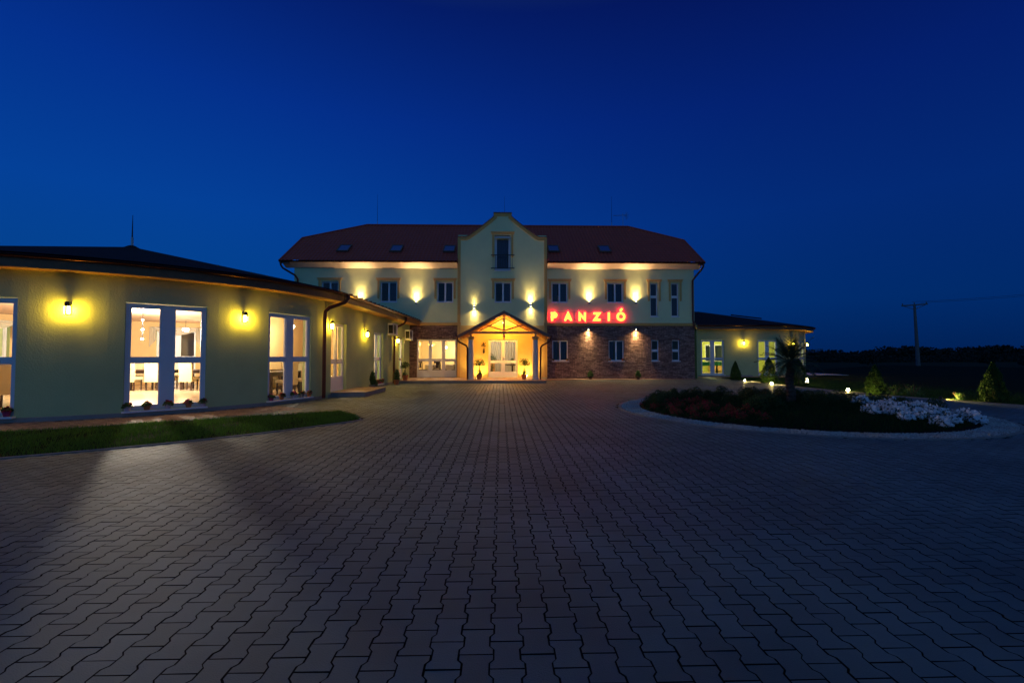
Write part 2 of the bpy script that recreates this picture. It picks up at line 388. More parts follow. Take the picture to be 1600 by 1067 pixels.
# grass crescent ground
gb = MB(); TH = np.linspace(-20, 61.1, 100); gin, gout = grass_in(TH); vs = []; fs = []
for i, t in enumerate(TH):
    s_, c_ = math.sin(R(t)), -math.cos(R(t))
    vs += [(LC[0] + gin[i] * s_, LC[1] + gin[i] * c_, .004), (LC[0] + gout[i] * s_, LC[1] + gout[i] * c_, .004)]
fs = [(2*i, 2*i+1, 2*i+3, 2*i+2) for i in range(len(TH) - 1)]
gb.add(vs, fs); tag(gb.build('verge_soil', M_lawn), kind='structure')
kb = MB(); P = []
for t, rr in [(a, grass_in(a)[0]) for a in np.linspace(-20, 61.2, 80)] + [(a, grass_in(a)[1]) for a in (60.4, 59.5, 58.4, 57.2)]:
    P.append((LC[0] + rr * math.sin(R(t)), LC[1] - rr * math.cos(R(t)), -.012))
kb.tube(P, .028, 6); tag(kb.build('verge_edging', M_kerb), kind='structure')

def blades(name, X, Y, h0, h1, w, mt, z=0.0):
    n = len(X); a = rng.uniform(0, 2 * PI, n); hh = rng.uniform(h0, h1, n); le = rng.normal(0, .35, (n, 2)) * hh[:, None]
    dx = np.cos(a) * w; dy = np.sin(a) * w
    z0 = np.full(n, z)
    V = np.stack([np.stack([X - dx, Y - dy, z0], -1), np.stack([X + dx, Y + dy, z0], -1),
                  np.stack([X + dx*.6 + le[:, 0]*.4, Y + dy*.6 + le[:, 1]*.4, z0 + hh * .55], -1), np.stack([X - dx*.6 + le[:, 0]*.4, Y - dy*.6 + le[:, 1]*.4, z0 + hh * .55], -1),
                  np.stack([X + le[:, 0], Y + le[:, 1], z0 + hh], -1)], 1).reshape(-1, 3)
    b = (np.arange(n) * 5)[:, None]
    return tag(npmesh(name, V, [b + np.array([[0, 1, 2, 3]]), b + np.array([[3, 2, 4]])], mt), kind='stuff')
n = 60000
th = rng.uniform(-2, 61, n); i_, o_ = grass_in(th); rr = np.sqrt(rng.uniform(0, 1, n) * (o_**2 - i_**2) + i_**2)
patch = np.sin(th * .9 + rr * 2) + np.sin(rr * 5 + th * .4)
sel = rng.uniform(-1.6, 2.2, n) < patch + 1.2
th = th[sel]; rr = rr[sel]
blades('grass_verge', LC[0] + rr * np.sin(np.radians(th)), LC[1] - rr * np.cos(np.radians(th)), .025, .080, .0038, M_grass, .004)
# lawn to the right of the forecourt
lm = MB(); lm.add([(x, y, -.02) for x, y in edge] + [(60, 70, -.02), (80, -3, -.02)], [tuple(range(len(edge) + 2))]); tag(lm.build('lawn', M_lawn), kind='structure')
n = 70000; Y_ = rng.uniform(11, 33, n); X_ = edge_x(Y_) + .05 + np.abs(rng.normal(0, 2.6, n))
ok = ~((X_ < 17.2) & (Y_ > 29.4)) & (polar(X_, Y_, RC)[0] > 8.1)
blades('lawn_grass', X_[ok], Y_[ok], .03, .10, .005, mat('lawn_blade', (.045, .095, .012), .7, rnd=.4, spec=.2), -.02)
# kerb beside the lawn
kb = MB(); E2 = [(x, y, -.002) for x, y in edge]
for (x0, y0, z0), (x1, y1, z1) in zip(E2[:-1], E2[1:]):
    kb.add([(x0, y0, -.03), (x0 + .09, y0, -.03), (x1 + .09, y1, -.03), (x1, y1, -.03), (x0, y0, .02), (x0 + .09, y0, .02), (x1 + .09, y1, .02), (x1, y1, .02)],
           [(4, 5, 6, 7), (0, 1, 5, 4), (1, 2, 6, 5), (2, 3, 7, 6), (3, 0, 4, 7)])
tag(kb.build('lawn_kerb', M_kerb), kind='structure')
# paved apron round the right pavilion
ap = arc_kerb('pavilion_apron', RC, 7.0, 8.1, -2, 110, -.03, .01, M_pavr, 60); tag(ap, kind='structure')
ap = MB(); ap.box(11.7, 16.85, 29.4, 30.6, -.03, .008); tag(ap.build('pavilion_path', M_pavr), kind='structure')

# ------------------------------------------------------------------ wall helper
def wall(mb, F, us, zs, holes, t, caps=True):
    us = sorted(set(round(u, 4) for u in us)); zs = sorted(set(round(z, 4) for z in zs))
    def inh(u, z): return any(a < u < b and c < z < d for a, b, c, d in holes)
    for i in range(len(us) - 1):
        for j in range(len(zs) - 1):
            u0, u1, z0, z1 = us[i], us[i+1], zs[j], zs[j+1]; um = (u0 + u1) / 2; zm = (z0 + z1) / 2
            if inh(um, zm): continue
            mb.quad(F(u0, z0, 0), F(u1, z0, 0), F(u1, z1, 0), F(u0, z1, 0))
            mb.quad(F(u0, z0, t), F(u0, z1, t), F(u1, z1, t), F(u1, z0, t))
    for a, b, c, d in holes:
        for i in range(len(us) - 1):
            if us[i] >= a - 1e-6 and us[i+1] <= b + 1e-6:
                for z in (c, d): mb.quad(F(us[i], z, 0), F(us[i+1], z, 0), F(us[i+1], z, t), F(us[i], z, t))
        for u in (a, b): mb.quad(F(u, c, 0), F(u, d, 0), F(u, d, t), F(u, c, t))
    if caps:
        for z in (zs[0], zs[-1]):
            for i in range(len(us) - 1): mb.quad(F(us[i], z, 0), F(us[i+1], z, 0), F(us[i+1], z, t), F(us[i], z, t))
        for u in (us[0], us[-1]): mb.quad(F(u, zs[0], 0), F(u, zs[-1], 0), F(u, zs[-1], t), F(u, zs[0], t))
def cuts(lo, hi, holes, k, step=None):
    s = [lo, hi] + [h[k] for h in holes] + [h[k + 1] for h in holes]
    if step:
        n_ = int((hi - lo) / step); s += [lo + (hi - lo) * i / n_ for i in range(n_ + 1)]
        hs = sorted(h[k] for h in holes) + sorted(h[k + 1] for h in holes)
    return s

def window(parent, m, wd, h, cols, rail=None, ft=.07, mt=.12, depth=.07, pane=M_glass, sill=True, name='window', outer_split=False, solid=0, tilt=None, handle=False):
    """m maps local (x across, y into the wall, z up from the bottom centre). Returns the frame object."""
    f = MB(); f.box(-wd/2, -wd/2 + ft, 0, depth, 0, h, m); f.box(wd/2 - ft, wd/2, 0, depth, 0, h, m)
    f.box(-wd/2 + ft, wd/2 - ft, 0, depth, 0, ft + solid, m); f.box(-wd/2 + ft, wd/2 - ft, 0, depth, h - ft, h, m)
    cw = (wd - 2 * ft - (cols - 1) * mt) / cols
    for c in range(cols):
        x0 = -wd/2 + ft + c * (cw + mt)
        if c: f.box(x0 - mt, x0, -.004, depth + .004, ft + solid, h - ft, m)
        if rail: f.box(x0, x0 + cw, .005, depth - .005, rail - .055, rail + .055, m)
        # inner sash beads
        for za, zb in (((ft + solid, rail - .055), (rail + .055, h - ft)) if rail else ((ft + solid, h - ft),)):
            b_ = .022
            f.box(x0, x0 + b_, .02, depth - .02, za, zb, m); f.box(x0 + cw - b_, x0 + cw, .02, depth - .02, za, zb, m)
            f.box(x0 + b_, x0 + cw - b_, .02, depth - .02, za, za + b_, m); f.box(x0 + b_, x0 + cw - b_, .02, depth - .02, zb - b_, zb, m)
    fr = f.build(name, M_white, parent)
    for c in range(cols):
        x0 = -wd/2 + ft + c * (cw + mt)
        for za, zb in (((ft + solid, rail - .055), (rail + .055, h - ft)) if rail else ((ft + solid, h - ft),)):
            p = MB(); p.add([(x0, depth/2, za), (x0 + cw, depth/2, za), (x0 + cw, depth/2, zb), (x0, depth/2, zb)], [(0, 1, 2, 3)], m); p.build('pane', pane, fr)
    if sill:
        s_ = MB(); s_.box(-wd/2 - .04, wd/2 + .04, -.16, -.002, -.045, -.005, m); s_.build('sill', M_white, fr)
    if handle:
        s_ = MB(); s_.box(-.015, .015, -.03, -.004, 1.0, 1.2, m); s_.box(-.015, .10, -.05, -.03, 1.1, 1.125, m); s_.build('handle', M_steel, fr)
    return fr
def curtain_panel(parent, m, x0, x1, y, z0, z1, mt, folds=7, amp=.025, name='curtain'):
    c = MB(); n_ = folds * 8; vs = []
    for i in range(n_ + 1):
        u = i / n_; x = x0 + (x1 - x0) * u; yy = y + amp * math.sin(u * folds * 2 * PI) + amp * .3 * math.sin(u * 17)
        vs += [(x, yy, z0), (x, yy, z1)]
    c.add(vs, [(2*i, 2*i+2, 2*i+3, 2*i+1) for i in range(n_)], m)
    return c.build(name, mt, parent, smooth=True)
def swag(parent, m, wd, ztop, y, mt):
    """scalloped valance with two tails"""
    c = MB(); nx, nz = 24, 8; vs = []; fs = []
    for i in range(nx + 1):
        u = i / nx; x = -wd/2 + wd * u; drop = .12 + .26 * math.sin(PI * u)
        for j in range(nz + 1):
            v = j / nz; vs.append((x, y + .03 * math.sin(v * 12 + math.sin(PI * u) * 4), ztop - drop * v))
    fs = [(i*(nz+1)+j, (i+1)*(nz+1)+j, (i+1)*(nz+1)+j+1, i*(nz+1)+j+1) for i in range(nx) for j in range(nz)]
    c.add(vs, fs, m)
    for sx in (-1, 1):
        vs = []; k = 16
        for i in range(k + 1):
            u = i / k; x = sx * (wd/2 - .12 + .26 * u); yy = y - .05 + .03 * math.sin(u * 4 * 2 * PI); bot = ztop - .95 + .35 * (1 - u)
            vs += [(x, yy, ztop), (x, yy, bot)]
        c.add(vs, [(2*i, 2*i+2, 2*i+3, 2*i+1) for i in range(k)], m)
    return c.build('curtain', mt, parent, smooth=True)

# ------------------------------------------------------------------ left round pavilion
pav = thing('round_pavilion', 'pale green round pavilion with tall lit windows and low dark conical roof, at left', 'building', (LC[0], LC[1], 0), world=True)
WH = [(13.2 + 27.8 * k) for k in (-6, -5, -4, -3, -2, -1, 0)] + [41.8, 68.6]
wa = 6.75
holesL = [(c - wa, c + wa, .14, 2.66) for c in WH] + [(150, 163, .14, 2.3)]
def FL(u, z, d): a = R(u); return (LC[0] + (LR - d) * math.sin(a), LC[1] - (LR - d) * math.cos(a), z)
mb = MB(); wall(mb, FL, cuts(-180, 84.6, [h for h in holesL if h[0] < 84], 0, 2.25), [0, .0, .14, 2.3, 2.66, 3.35], [h for h in holesL if h[0] < 84], .3, caps=False)
wall(mb, FL, cuts(118, 180, holesL[-1:], 0, 2.25), [0, .0, .14, 2.3, 2.66, 3.0], holesL[-1:], .3, caps=False)
mb.build('wall', M_plast, pav, smooth=False)
mb = MB()
def disc(mb, c, r, z, n=64, a0=0, a1=360):
    mb.add([(c[0], c[1], z)] + [(c[0] + r * math.sin(R(a0 + (a1 - a0) * i / n)), c[1] - r * math.cos(R(a0 + (a1 - a0) * i / n)), z) for i in range(n + 1)],
           [(0, i + 1, i + 2) for i in range(n)])
disc(mb, LC, LR - .27, .11); mb.build('floor', M_tilef, pav)
mb = MB(); disc(mb, LC, LR - .27, 3.0); mb.build('ceiling', M_intc, pav)
# inner lining of warm plaster, 4 mm in front of the structural wall
hl = [(c - wa - .1, c + wa + .1, .13, 2.67) for c in WH] + [(149.9, 163.1, .13, 2.31)]
mb = MB()
us = sorted(set(round(u, 3) for u in cuts(-180, 180, hl, 0, 2.25) + [84.6, 118]))
for i in range(len(us) - 1):
    for z0, z1 in ((.11, .13), (.13, 2.31), (2.31, 2.67), (2.67, 3.0)):
        um = (us[i] + us[i+1]) / 2; zm = (z0 + z1) / 2
        if 84.5 < um < 118: continue
        if any(a < um < b and c < zm < d for a, b, c, d in hl): continue
        mb.quad(FL(us[i], z0, .304), FL(us[i], z1, .304), FL(us[i+1], z1, .304), FL(us[i+1], z0, .304))
mb.build('interior_lining', M_intw, pav)
for c in WH:
    a = R(c); rad = LR * math.cos(R(wa)) - .05
    m = TM(LC[0] + rad * math.sin(a), LC[1] - rad * math.cos(a), .14, a)
    fr = window(pav, m, 2 * LR * math.sin(R(wa)) - .02, 2.5, 2, rail=1.17, ft=.085, mt=.27, depth=.09)
    if c < -60 or c > 68 : pass
    if c < -20: swag(fr, m, 1.75, 2.62, .42, M_voile)
# roof
APX = (-13.2, 16.5, 5.3); ER = 7.45
mb = MB(); nseg = 96; A0, A1 = -182, 92
vs = [APX]
for i in range(nseg + 1):
    a = R(A0 + (A1 - A0) * i / nseg); vs.append((LC[0] + ER * math.sin(a), LC[1] - ER * math.cos(a), 3.52))
mb.add(vs, [(0, i + 1, i + 2) for i in range(nseg)]); mb.add([(v[0], v[1], v[2] - (.05)) for v in vs], [(0, i + 2, i + 1) for i in range(nseg)])
mb.cyl((APX[0], APX[1], 5.22), (APX[0], APX[1], 5.34), .3, .10, 12)
mb.build('roof', M_shing, pav)
def ringpart(name, c, prof, a0, a1, n, mt, parent):
    mb = MB(); k = len(prof); vs = []
    for i in range(n + 1):
        a = R(a0 + (a1 - a0) * i / n)
        for r, z in prof: vs.append((c[0] + r * math.sin(a), c[1] - r * math.cos(a), z))
    mb.add(vs, [(k*i+j, k*i+(j+1) % k, k*(i+1)+(j+1) % k, k*(i+1)+j) for i in range(n) for j in range(k)] + [tuple(range(k)), tuple(range(k*n, k*n+k))])
    return mb.build(name, mt, parent, smooth=True)
ringpart('fascia', LC, [(7.33, 3.22), (7.38, 3.22), (7.40, 3.46), (7.33, 3.46)], A0, 91.2, 90, M_wood, pav)
ringpart('soffit', LC, [(6.79, 3.24), (7.325, 3.225), (7.325, 3.255), (6.79, 3.27)], A0, 91.2, 90, M_woodl, pav)
gp = [(7.47 + .062 * math.cos(t), 3.47 + .062 * math.sin(t)) for t in np.linspace(PI, 2 * PI, 7)] + [(7.522, 3.475), (7.418, 3.475)]
ringpart('gutter', LC, gp, A0, 92, 90, M_copper, pav)
ringpart('plinth', LC, [(6.78, 0), (6.815, 0), (6.815, .10), (6.78, .105)], A0, 86, 90, M_plinth, pav)
# downpipe at the corner towards the link wing
mb = MB(); mb.tube([(-5.12, 15.35, 3.44), (-5.12, 15.33, 3.30), (-5.2, 15.25, 3.18), (-5.62, 15.0, 2.98), (-5.72, 14.95, 2.85), (-5.74, 14.95, 2.6), (-5.74, 14.95, .05)], .06, 12)
mb.build('downpipe', M_copper, pav, smooth=True)

# ------------------------------------------------------------------ link wing
wing = thing('link_wing', 'long low pale green wing joining the left pavilion to the hotel', 'building', (-5.8, 21, 0), world=True)
# doors and windows in the east wall: (y0, y1, z0, z1)
DW = [(15.75, 17.15, .16, 2.58), (20.45, 21.85, .12, 2.48), (24.75, 25.75, .16, 2.4)]
def FW(u, z, d): return (wing_x(u) - d, u, z)
hW = [(a, b, c, d) for a, b, c, d in DW]
mb = MB(); wall(mb, FW, cuts(15.35, 27.15, hW, 0), cuts(0, 3.35, hW, 2), hW, .3)
mb.build('wall', M_plast, wing)
mb = MB(); mb.box(-19.4, -19.1, 16.3, 27.15, 0, 3.35); mb.build('wall', M_plast, wing)
mb = MB(); mb.box(-19.09, -6.3, 16.3, 27.1, .06, .105); mb.build('floor', M_tilef, wing)
mb = MB(); mb.box(-19.09, -5.9, 16.2, 27.1, 3.02, 3.06); mb.build('ceiling', M_intc, wing)
mb = MB(); mb.box(-19.09, -6.0, 26.9, 27.0, .11, 3.0); mb.box(-9.6, -9.5, 22.2, 26.9, .11, 3.0); mb.box(-9.3, -9.2, 16.3, 22.1, .11, 3.0); mb.build('partition', M_intw, wing)
for i, (a, b, c, d) in enumerate(DW):
    y = (a + b) / 2; m = TM(wing_x(y) - .1, y, c, R(90) - math.atan(.035))
    if i == 1: window(wing, m, b - a - .01, d - c - .01, 2, rail=1.15, ft=.08, mt=.16)
    else: window(wing, m, b - a - .01, d - c - .01, 2 if i == 0 else 1, rail=1.05, ft=.08, mt=.12, sill=False, name='glazed_door', solid=.42, handle=True)
# roof of the wing
ex = lambda y: wing_x(y) + .62
mb = MB()
y0, y1 = 16.2, 27.15
for dz in (0, -.05):
    mb.quad((ex(15.2), 15.2, 3.52 + dz), (ex(y1), y1, 3.52 + dz), (APX[0], y1, 5.3 + dz), (APX[0], APX[1], 5.3 + dz))
    mb.quad((APX[0], APX[1], 5.3 + dz), (APX[0], y1, 5.3 + dz), (-20.05, y1, 3.52 + dz), (-20.05, 16.4, 3.52 + dz))
mb.build('roof', M_shing, wing)
mb = MB()
def beam(mb, p, q, wx, z0, z1):
    mb.add([(p[0], p[1], z0), (p[0] + wx, p[1], z0), (q[0] + wx, q[1], z0), (q[0], q[1], z0), (p[0], p[1], z1), (p[0] + wx, p[1], z1), (q[0] + wx, q[1], z1), (q[0], q[1], z1)],
           [(0, 3, 2, 1), (4, 5, 6, 7), (0, 1, 5, 4), (1, 2, 6, 5), (2, 3, 7, 6), (3, 0, 4, 7)])
beam(mb, (ex(15.4) - .08, 15.4), (ex(27.1) - .08, 27.1), .05, 3.22, 3.46); mb.build('fascia', M_wood, wing)
mb = MB(); beam(mb, (wing_x(15.4) + .01, 15.4), (wing_x(27.1) + .01, 27.1), .52, 3.225, 3.255); mb.build('soffit', M_woodl, wing)
mb = MB()
for k in range(7):
    t0 = PI + PI * k / 7; t1 = PI + PI * (k + 1) / 7
    mb.quad((ex(15.4) + .05 + .062*math.cos(t0), 15.3, 3.47 + .062*math.sin(t0)), (ex(27.1) + .05 + .062*math.cos(t0), 27.1, 3.47 + .062*math.sin(t0)),
            (ex(27.1) + .05 + .062*math.cos(t1), 27.1, 3.47 + .062*math.sin(t1)), (ex(15.4) + .05 + .062*math.cos(t1), 15.3, 3.47 + .062*math.sin(t1)))
for k in range(22):
    y = 15.7 + k * .52; mb.box(ex(y) - .02, ex(y) + .115, y - .012, y + .012, 3.462, 3.54)
mb.build('gutter', M_copper, wing)
mb = MB(); mb.tube([(ex(23.6) + .04, 23.6, 3.42), (ex(23.6) + .03, 23.58, 3.2), (ex(23.6) - .1, 23.55, 3.05), (wing_x(23.5) + .12, 23.5, 2.85), (wing_x(23.5) + .08, 23.5, 2.7), (wing_x(23.5) + .08, 23.5, .03)], .055, 10)
mb.build('downpipe', M_copper, wing, smooth=True)
mb = MB(); beam(mb, (wing_x(17.2) - .02, 17.2), (wing_x(27.1) - .02, 27.1), .035, 0, .09); mb.build('plinth', M_plinth, wing)

# ------------------------------------------------------------------ main hotel building
FY = 27.2; X0, X1 = -12.27, 11.7; CX0, CX1 = -2.54, 2.72; CY = 26.98
hotel = thing('hotel_building', 'cream two storey hotel with brick ground floor, red tiled roof and curved central gable', 'building', (.1, FY, 0), world=True)
def FF(u, z, d): return (u, FY + d, z)
up = [(-10.68, -9.68, 4.62, 5.84), (-7.2, -6.2, 4.62, 5.84), (-3.82, -2.86, 4.62, 5.84), (3.05, 4.02, 4.62, 5.82), (6.42, 7.39, 4.62, 5.82),
      (9.03, 9.5, 3.78, 5.82), (10.31, 10.78, 3.78, 5.82)]
lo = [(3.08, 4.04, 1.1, 2.34), (6.48, 7.42, 1.1, 2.34), (9.07, 9.54, 1.1, 2.38), (10.32, 10.81, 1.1, 2.38)]
gd = (-5.0, -2.64, .14, 2.40)
for nm, a, b in (('l', X0, CX0), ('r', CX1, X1)):
    hs = [h for h in up if a < h[0] < b]
    mb = MB(); wall(mb, FF, cuts(a, b, hs, 0), cuts(3.30, 6.95, hs, 2), hs, .35); mb.build('wall', M_plast2, hotel)
hs = [gd]
mb = MB(); wall(mb, FF, cuts(X0, CX0, hs, 0), cuts(0, 3.30, hs, 2), hs, .35); mb.build('brick_base', M_brick, hotel)
mb = MB(); wall(mb, FF, cuts(CX1, X1, lo, 0), cuts(0, 3.30, lo, 2), lo, .35); mb.build('brick_base', M_brick, hotel)
# soldier courses above the ground floor windows
for a, b, c, d in lo + [gd]:
    mb = MB()
    n_ = int((b - a + .2) / .082)
    for k in range(n_):
        x = a - .1 + k * .082; q = rng.uniform(0, .018)
        mb.box(x, x + .072, FY - .012 - q, FY - .001, d + .01, d + .26)
    mb.build('lintel_course', M_brick, hotel)
# end walls and back wall
def FE(x, sgn):
    return lambda u, z, d: (x - sgn * d, u, z)
BY = 37.0
for x, sgn in ((X0, -1), (X1, 1)):
    mb = MB(); pts = [(FY + .36, 0), (BY, 0), (BY, 6.75), (33.9, 8.85), (29.7, 8.85), (FY + .36, 7.1)]
    mb.add([(x, p[0], p[1]) for p in pts] + [(x - sgn * .3, p[0], p[1]) for p in pts], [tuple(range(6)), tuple(range(6, 12))[::-1]] + [(i, 6+i, 6+(i+1) % 6, (i+1) % 6) for i in range(6)])
    mb.build('wall', M_plast2, hotel)
mb = MB(); mb.box(X0, X1, BY + .01, BY + .3, 0, 6.9); mb.build('wall', M_plast2, hotel)
# central gabled bay
gx = .1
half = [(2.62, 8.43), (2.19, 8.43), (2.02, 8.50), (1.62, 8.79), (1.09, 9.20), (.66, 9.55), (.52, 9.68), (.52, 9.87)]
prof = [(gx - .52 + 0, 9.87)] + [(gx - x, z) for x, z in half[::-1][1:]]
prof = [(gx - x, z) for x, z in half][::1] + [(gx + x, z) for x, z in half[::-1]]      # left shoulder .. cap .. right shoulder
ch = [(-.37, .62, 4.6, 5.8), (-.37, .58, 6.5, 8.6), (-.74, 1.0, .14, 2.38)]
def topz(x):
    xs = [p[0] for p in prof]; zs = [p[1] for p in prof]
    return float(np.interp(x, xs, zs))
mb = MB()
def FC(u, z, d): return (u, CY + d, z)
wall(mb, FC, cuts(CX0, CX1, ch, 0), cuts(0, 8.40, ch, 2) , [h for h in ch[:2]] + [(-.37, .58, 6.5, 8.40)] + [ch[2]], .40)
mb.build('wall', M_plast2, hotel)
# gable top above z=8.4 as a polygon round the window head
mb = MB()
pl = [(CX0, 8.401)] + [p for p in prof] + [(CX1, 8.401), (.58, 8.401), (.58, 8.6), (-.37, 8.6), (-.37, 8.401)]
mb.prism(pl, CY + .0005, CY + .35)
mb.build('gable', M_plast2, hotel)
# ochre coping and edge strips
mb = MB()
tw = .17
pp = [(CX0 - .03, 0.13)] + [(CX0 - .03, 8.46)] + [(p[0], p[1] + .03) for p in prof[1:7]] + [(prof[7][0] - .03, 9.91)]
pr_ = [(2 * gx - x, z) for x, z in pp[::-1]]; pr_[-1] = (CX1 + .03, 0.13); pr_[-2] = (CX1 + .03, 8.46)
outer = pp + pr_
def offs(P, d):
    Q = []
    for i, p in enumerate(P):
        a = Vector(P[max(i - 1, 0)]); b = Vector(P[min(i + 1, len(P) - 1)]); c = Vector(p)
        n1 = (c - a).normalized() if (c - a).length > 1e-6 else (b - c).normalized(); n2 = (b - c).normalized() if (b - c).length > 1e-6 else n1
        t_ = (n1 + n2).normalized(); nn = Vector((t_.y, -t_.x)); k = d / max(.5, nn.dot(Vector((n1.y, -n1.x))))
        Q.append((p[0] + nn.x * k, p[1] + nn.y * k))
    return Q
inner = offs(outer, tw)
for i in range(len(outer) - 1):
    a, b, c, d = outer[i], outer[i+1], inner[i+1], inner[i]
    ys = (CY - .045, CY - .002)
    mb.add([(q[0], ys[0], q[1]) for q in (a, b, c, d)] + [(q[0], ys[1], q[1]) for q in (a, b, c, d)], [(0, 1, 2, 3), (0, 4, 5, 1), (2, 6, 7, 3), (4, 7, 6, 5)])
mb.build('edge_trim', M_yel, hotel)
mb = MB()
cp = outer[1:-1]
for i in range(len(cp) - 1):
    a, b = cp[i], cp[i+1]
    mb.add([(a[0], CY - .10, a[1] + .012), (b[0], CY - .10, b[1] + .012), (b[0], CY + .40, b[1] + .012), (a[0], CY + .40, a[1] + .012),
            (a[0], CY - .10, a[1] + .055), (b[0], CY - .10, b[1] + .055), (b[0], CY + .40, b[1] + .055), (a[0], CY + .40, a[1] + .055)],
           [(0, 3, 2, 1), (4, 5, 6, 7), (0, 1, 5, 4), (2, 3, 7, 6), (1, 2, 6, 5), (3, 0, 4, 7)])
mb.build('coping', M_fascd, hotel)
# storey band
mb = MB()
mb.box(X0 - .02, CX0 - .04, FY - .08, FY - .002, 3.22, 3.345); mb.box(X0 - .02, CX0 - .04, FY - .11, FY - .002, 3.345, 3.38)
mb.build('storey_band', M_yel, hotel); mb = MB(); mb.box(CX1 + .04, X1 + .03, FY - .08, FY - .002, 3.22, 3.345); mb.box(CX1 + .04, X1 + .03, FY - .11, FY - .002, 3.345, 3.38)
mb.build('storey_band', M_yel, hotel); mb = MB(); mb.box(CX0 - .2, CX0 + .17, CY - .09, CY - .047, 3.22, 3.38); mb.build('band_block', M_yel, hotel); mb = MB(); mb.box(CX1 - .17, CX1 + .2, CY - .09, CY - .047, 3.22, 3.38)
mb.build('band_block', M_yel, hotel)
# yellow plaster of the entrance wall
mb = MB(); wall(mb, lambda u, z, d: (u, CY - .014 + d, z), cuts(CX0 + .15, CX1 - .15, [ch[2]], 0), cuts(.13, 3.2, [ch[2]], 2), [ch[2]], .01); mb.build('portal_wall', M_yelw, hotel)
# window surrounds and windows
def surround(parent, a, b, c, d, y, leg=.55):
    mb = MB(); dd = (d - c) * (1 - leg)
    mb.box(a - .2, b + .2, y - .06, y - .002, d + .06, d + .17); mb.box(a - .24, b + .24, y - .09, y - .002, d + .17, d + .205)
    for x in (a - .15, b + .04): mb.box(x, x + .11, y - .05, y - .002, d - (d - c) * leg, d + .06); mb.box(x + .01, x + .10, y - .035, y - .002, d - (d - c) * leg - .05, d - (d - c) * leg)
    mb.build('window_surround', M_yel, parent)
def room(mb, a, b, y, c, d): # dark closed room behind a window
    mb.box(a - .3, b + .3, y, y + 2.2, c - .4, d + .3)
def dark_window(parent, h, y, cols=2, rail=None, cu='right'):
    a, b, c, d = h; m = TM((a + b) / 2, y + .13, c + .005)
    fr = window(parent, m, b - a - .01, d - c - .01, cols, rail=rail, ft=.042, mt=.055, depth=.06, pane=M_glassd)
    wd = b - a
    if cu == 'right': curtain_panel(fr, m, .03, wd/2, .22, .02, d - c, M_curt, 4, .02)
    elif cu == 'both': curtain_panel(fr, m, .02, wd/2, .22, .02, d - c, M_curt, 4, .02); curtain_panel(fr, m, -wd/2, -wd*.12, .22, .02, d - c, M_curt, 3, .02)
    elif cu == 'full': curtain_panel(fr, m, -wd/2, wd/2, .22, .02, d - c, M_curt, 4, .015)
    return fr
for i, h in enumerate(up):
    if i < 5: dark_window(hotel, h, FY, cu=['right', 'right', 'right', 'both', 'both'][i]); surround(hotel, *h, FY, .8)
    else: dark_window(hotel, h, FY, cols=1, rail=1.2, cu='full'); surround(hotel, *h, FY, .52)
for i, h in enumerate(lo): dark_window(hotel, h, FY, cols=2 if i < 2 else 1, rail=None if i < 2 else .62, cu='both' if i < 2 else 'none')
dark_window(hotel, ch[0], CY); surround(hotel, *ch[0], CY, .8)
a, b, c, d = ch[1]; m = TM((a + b) / 2, CY + .13, c)
fr = window(hotel, m, b - a - .01, d - c - .01, 1, ft=.10, depth=.07, pane=M_glassd); curtain_panel(fr, m, -.4, .4, .2, .05, 2.0, M_curt, 7, .02)
surround(hotel, *ch[1], CY, .6)
# french balcony rail
mb = MB()
for z in (6.58, 7.36): mb.box(a - .22, b + .22, CY - .175, CY - .14, z, z + .045)
for k in range(9): x = a - .1 + k * (b - a + .2) / 8; mb.box(x - .009, x + .009, CY - .164, CY - .148, 6.61, 7.36)
for x in (a - .2, b + .18):
    for z in (6.585, 7.365): mb.box(x, x + .02, CY - .14, CY - .001, z, z + .02)
mb.build('balcony_rail', M_black, hotel)
# rooms: interior slab and lit ground-floor rooms
mb = MB(); mb.box(X0 + .31, X1 - .31, FY + .36, BY - .01, 3.06, 3.2); mb.box(X0 + .31, X1 - .31, FY + .36, BY - .01, 6.36, 6.45); mb.build('floor_slab', M_dark, hotel)
# dining room
mb = MB(); ya = FY + .352
mb.box(-5.6, -5.55, ya, 32, .1, 3.0); mb.box(-1.75, -1.7, ya + .3, 32, .1, 3.0); mb.box(-5.6, -1.7, 32.01, 32.06, .1, 3.0); mb.build('dining_room_wall', M_intd, hotel)
mb = MB(); mb.box(-5.6, -1.7, ya, 32.06, .07, .099); mb.box(-1.69, 1.95, CY + .41, 31.4, .07, .099); mb.build('interior_floor', M_tilef, hotel)
mb = MB(); mb.box(-5.6, -1.7, ya, 32.06, 2.99, 3.03); mb.box(-1.69, 1.95, CY + .41, 31.4, 2.99, 3.03); mb.build('interior_ceiling', M_intc, hotel)
mb = MB(); mb.box(-1.69, -1.64, CY + .42, 31.4, .1, 2.98); mb.box(1.95, 2.0, CY + .42, 31.4, .1, 2.98); mb.box(-1.69, 2.0, 31.41, 31.46, .1, 2.98); mb.build('hall_wall', M_intd, hotel)
# ground-floor glazing of the dining room
a, b, c, d = gd; m = TM((a + b) / 2, FY + .08, c)
window(hotel, m, b - a - .01, d - c - .01, 3, rail=1.02, ft=.07, mt=.15, solid=.33, sill=False, name='glazed_front')
# entrance doors
a, b, c, d = ch[2]; m = TM((a + b) / 2, CY + .10, c)
window(hotel, m, b - a - .01, d - c - .01, 2, rail=.92, ft=.10, mt=.16, solid=.22, sill=False, name='entrance_door', handle=True)
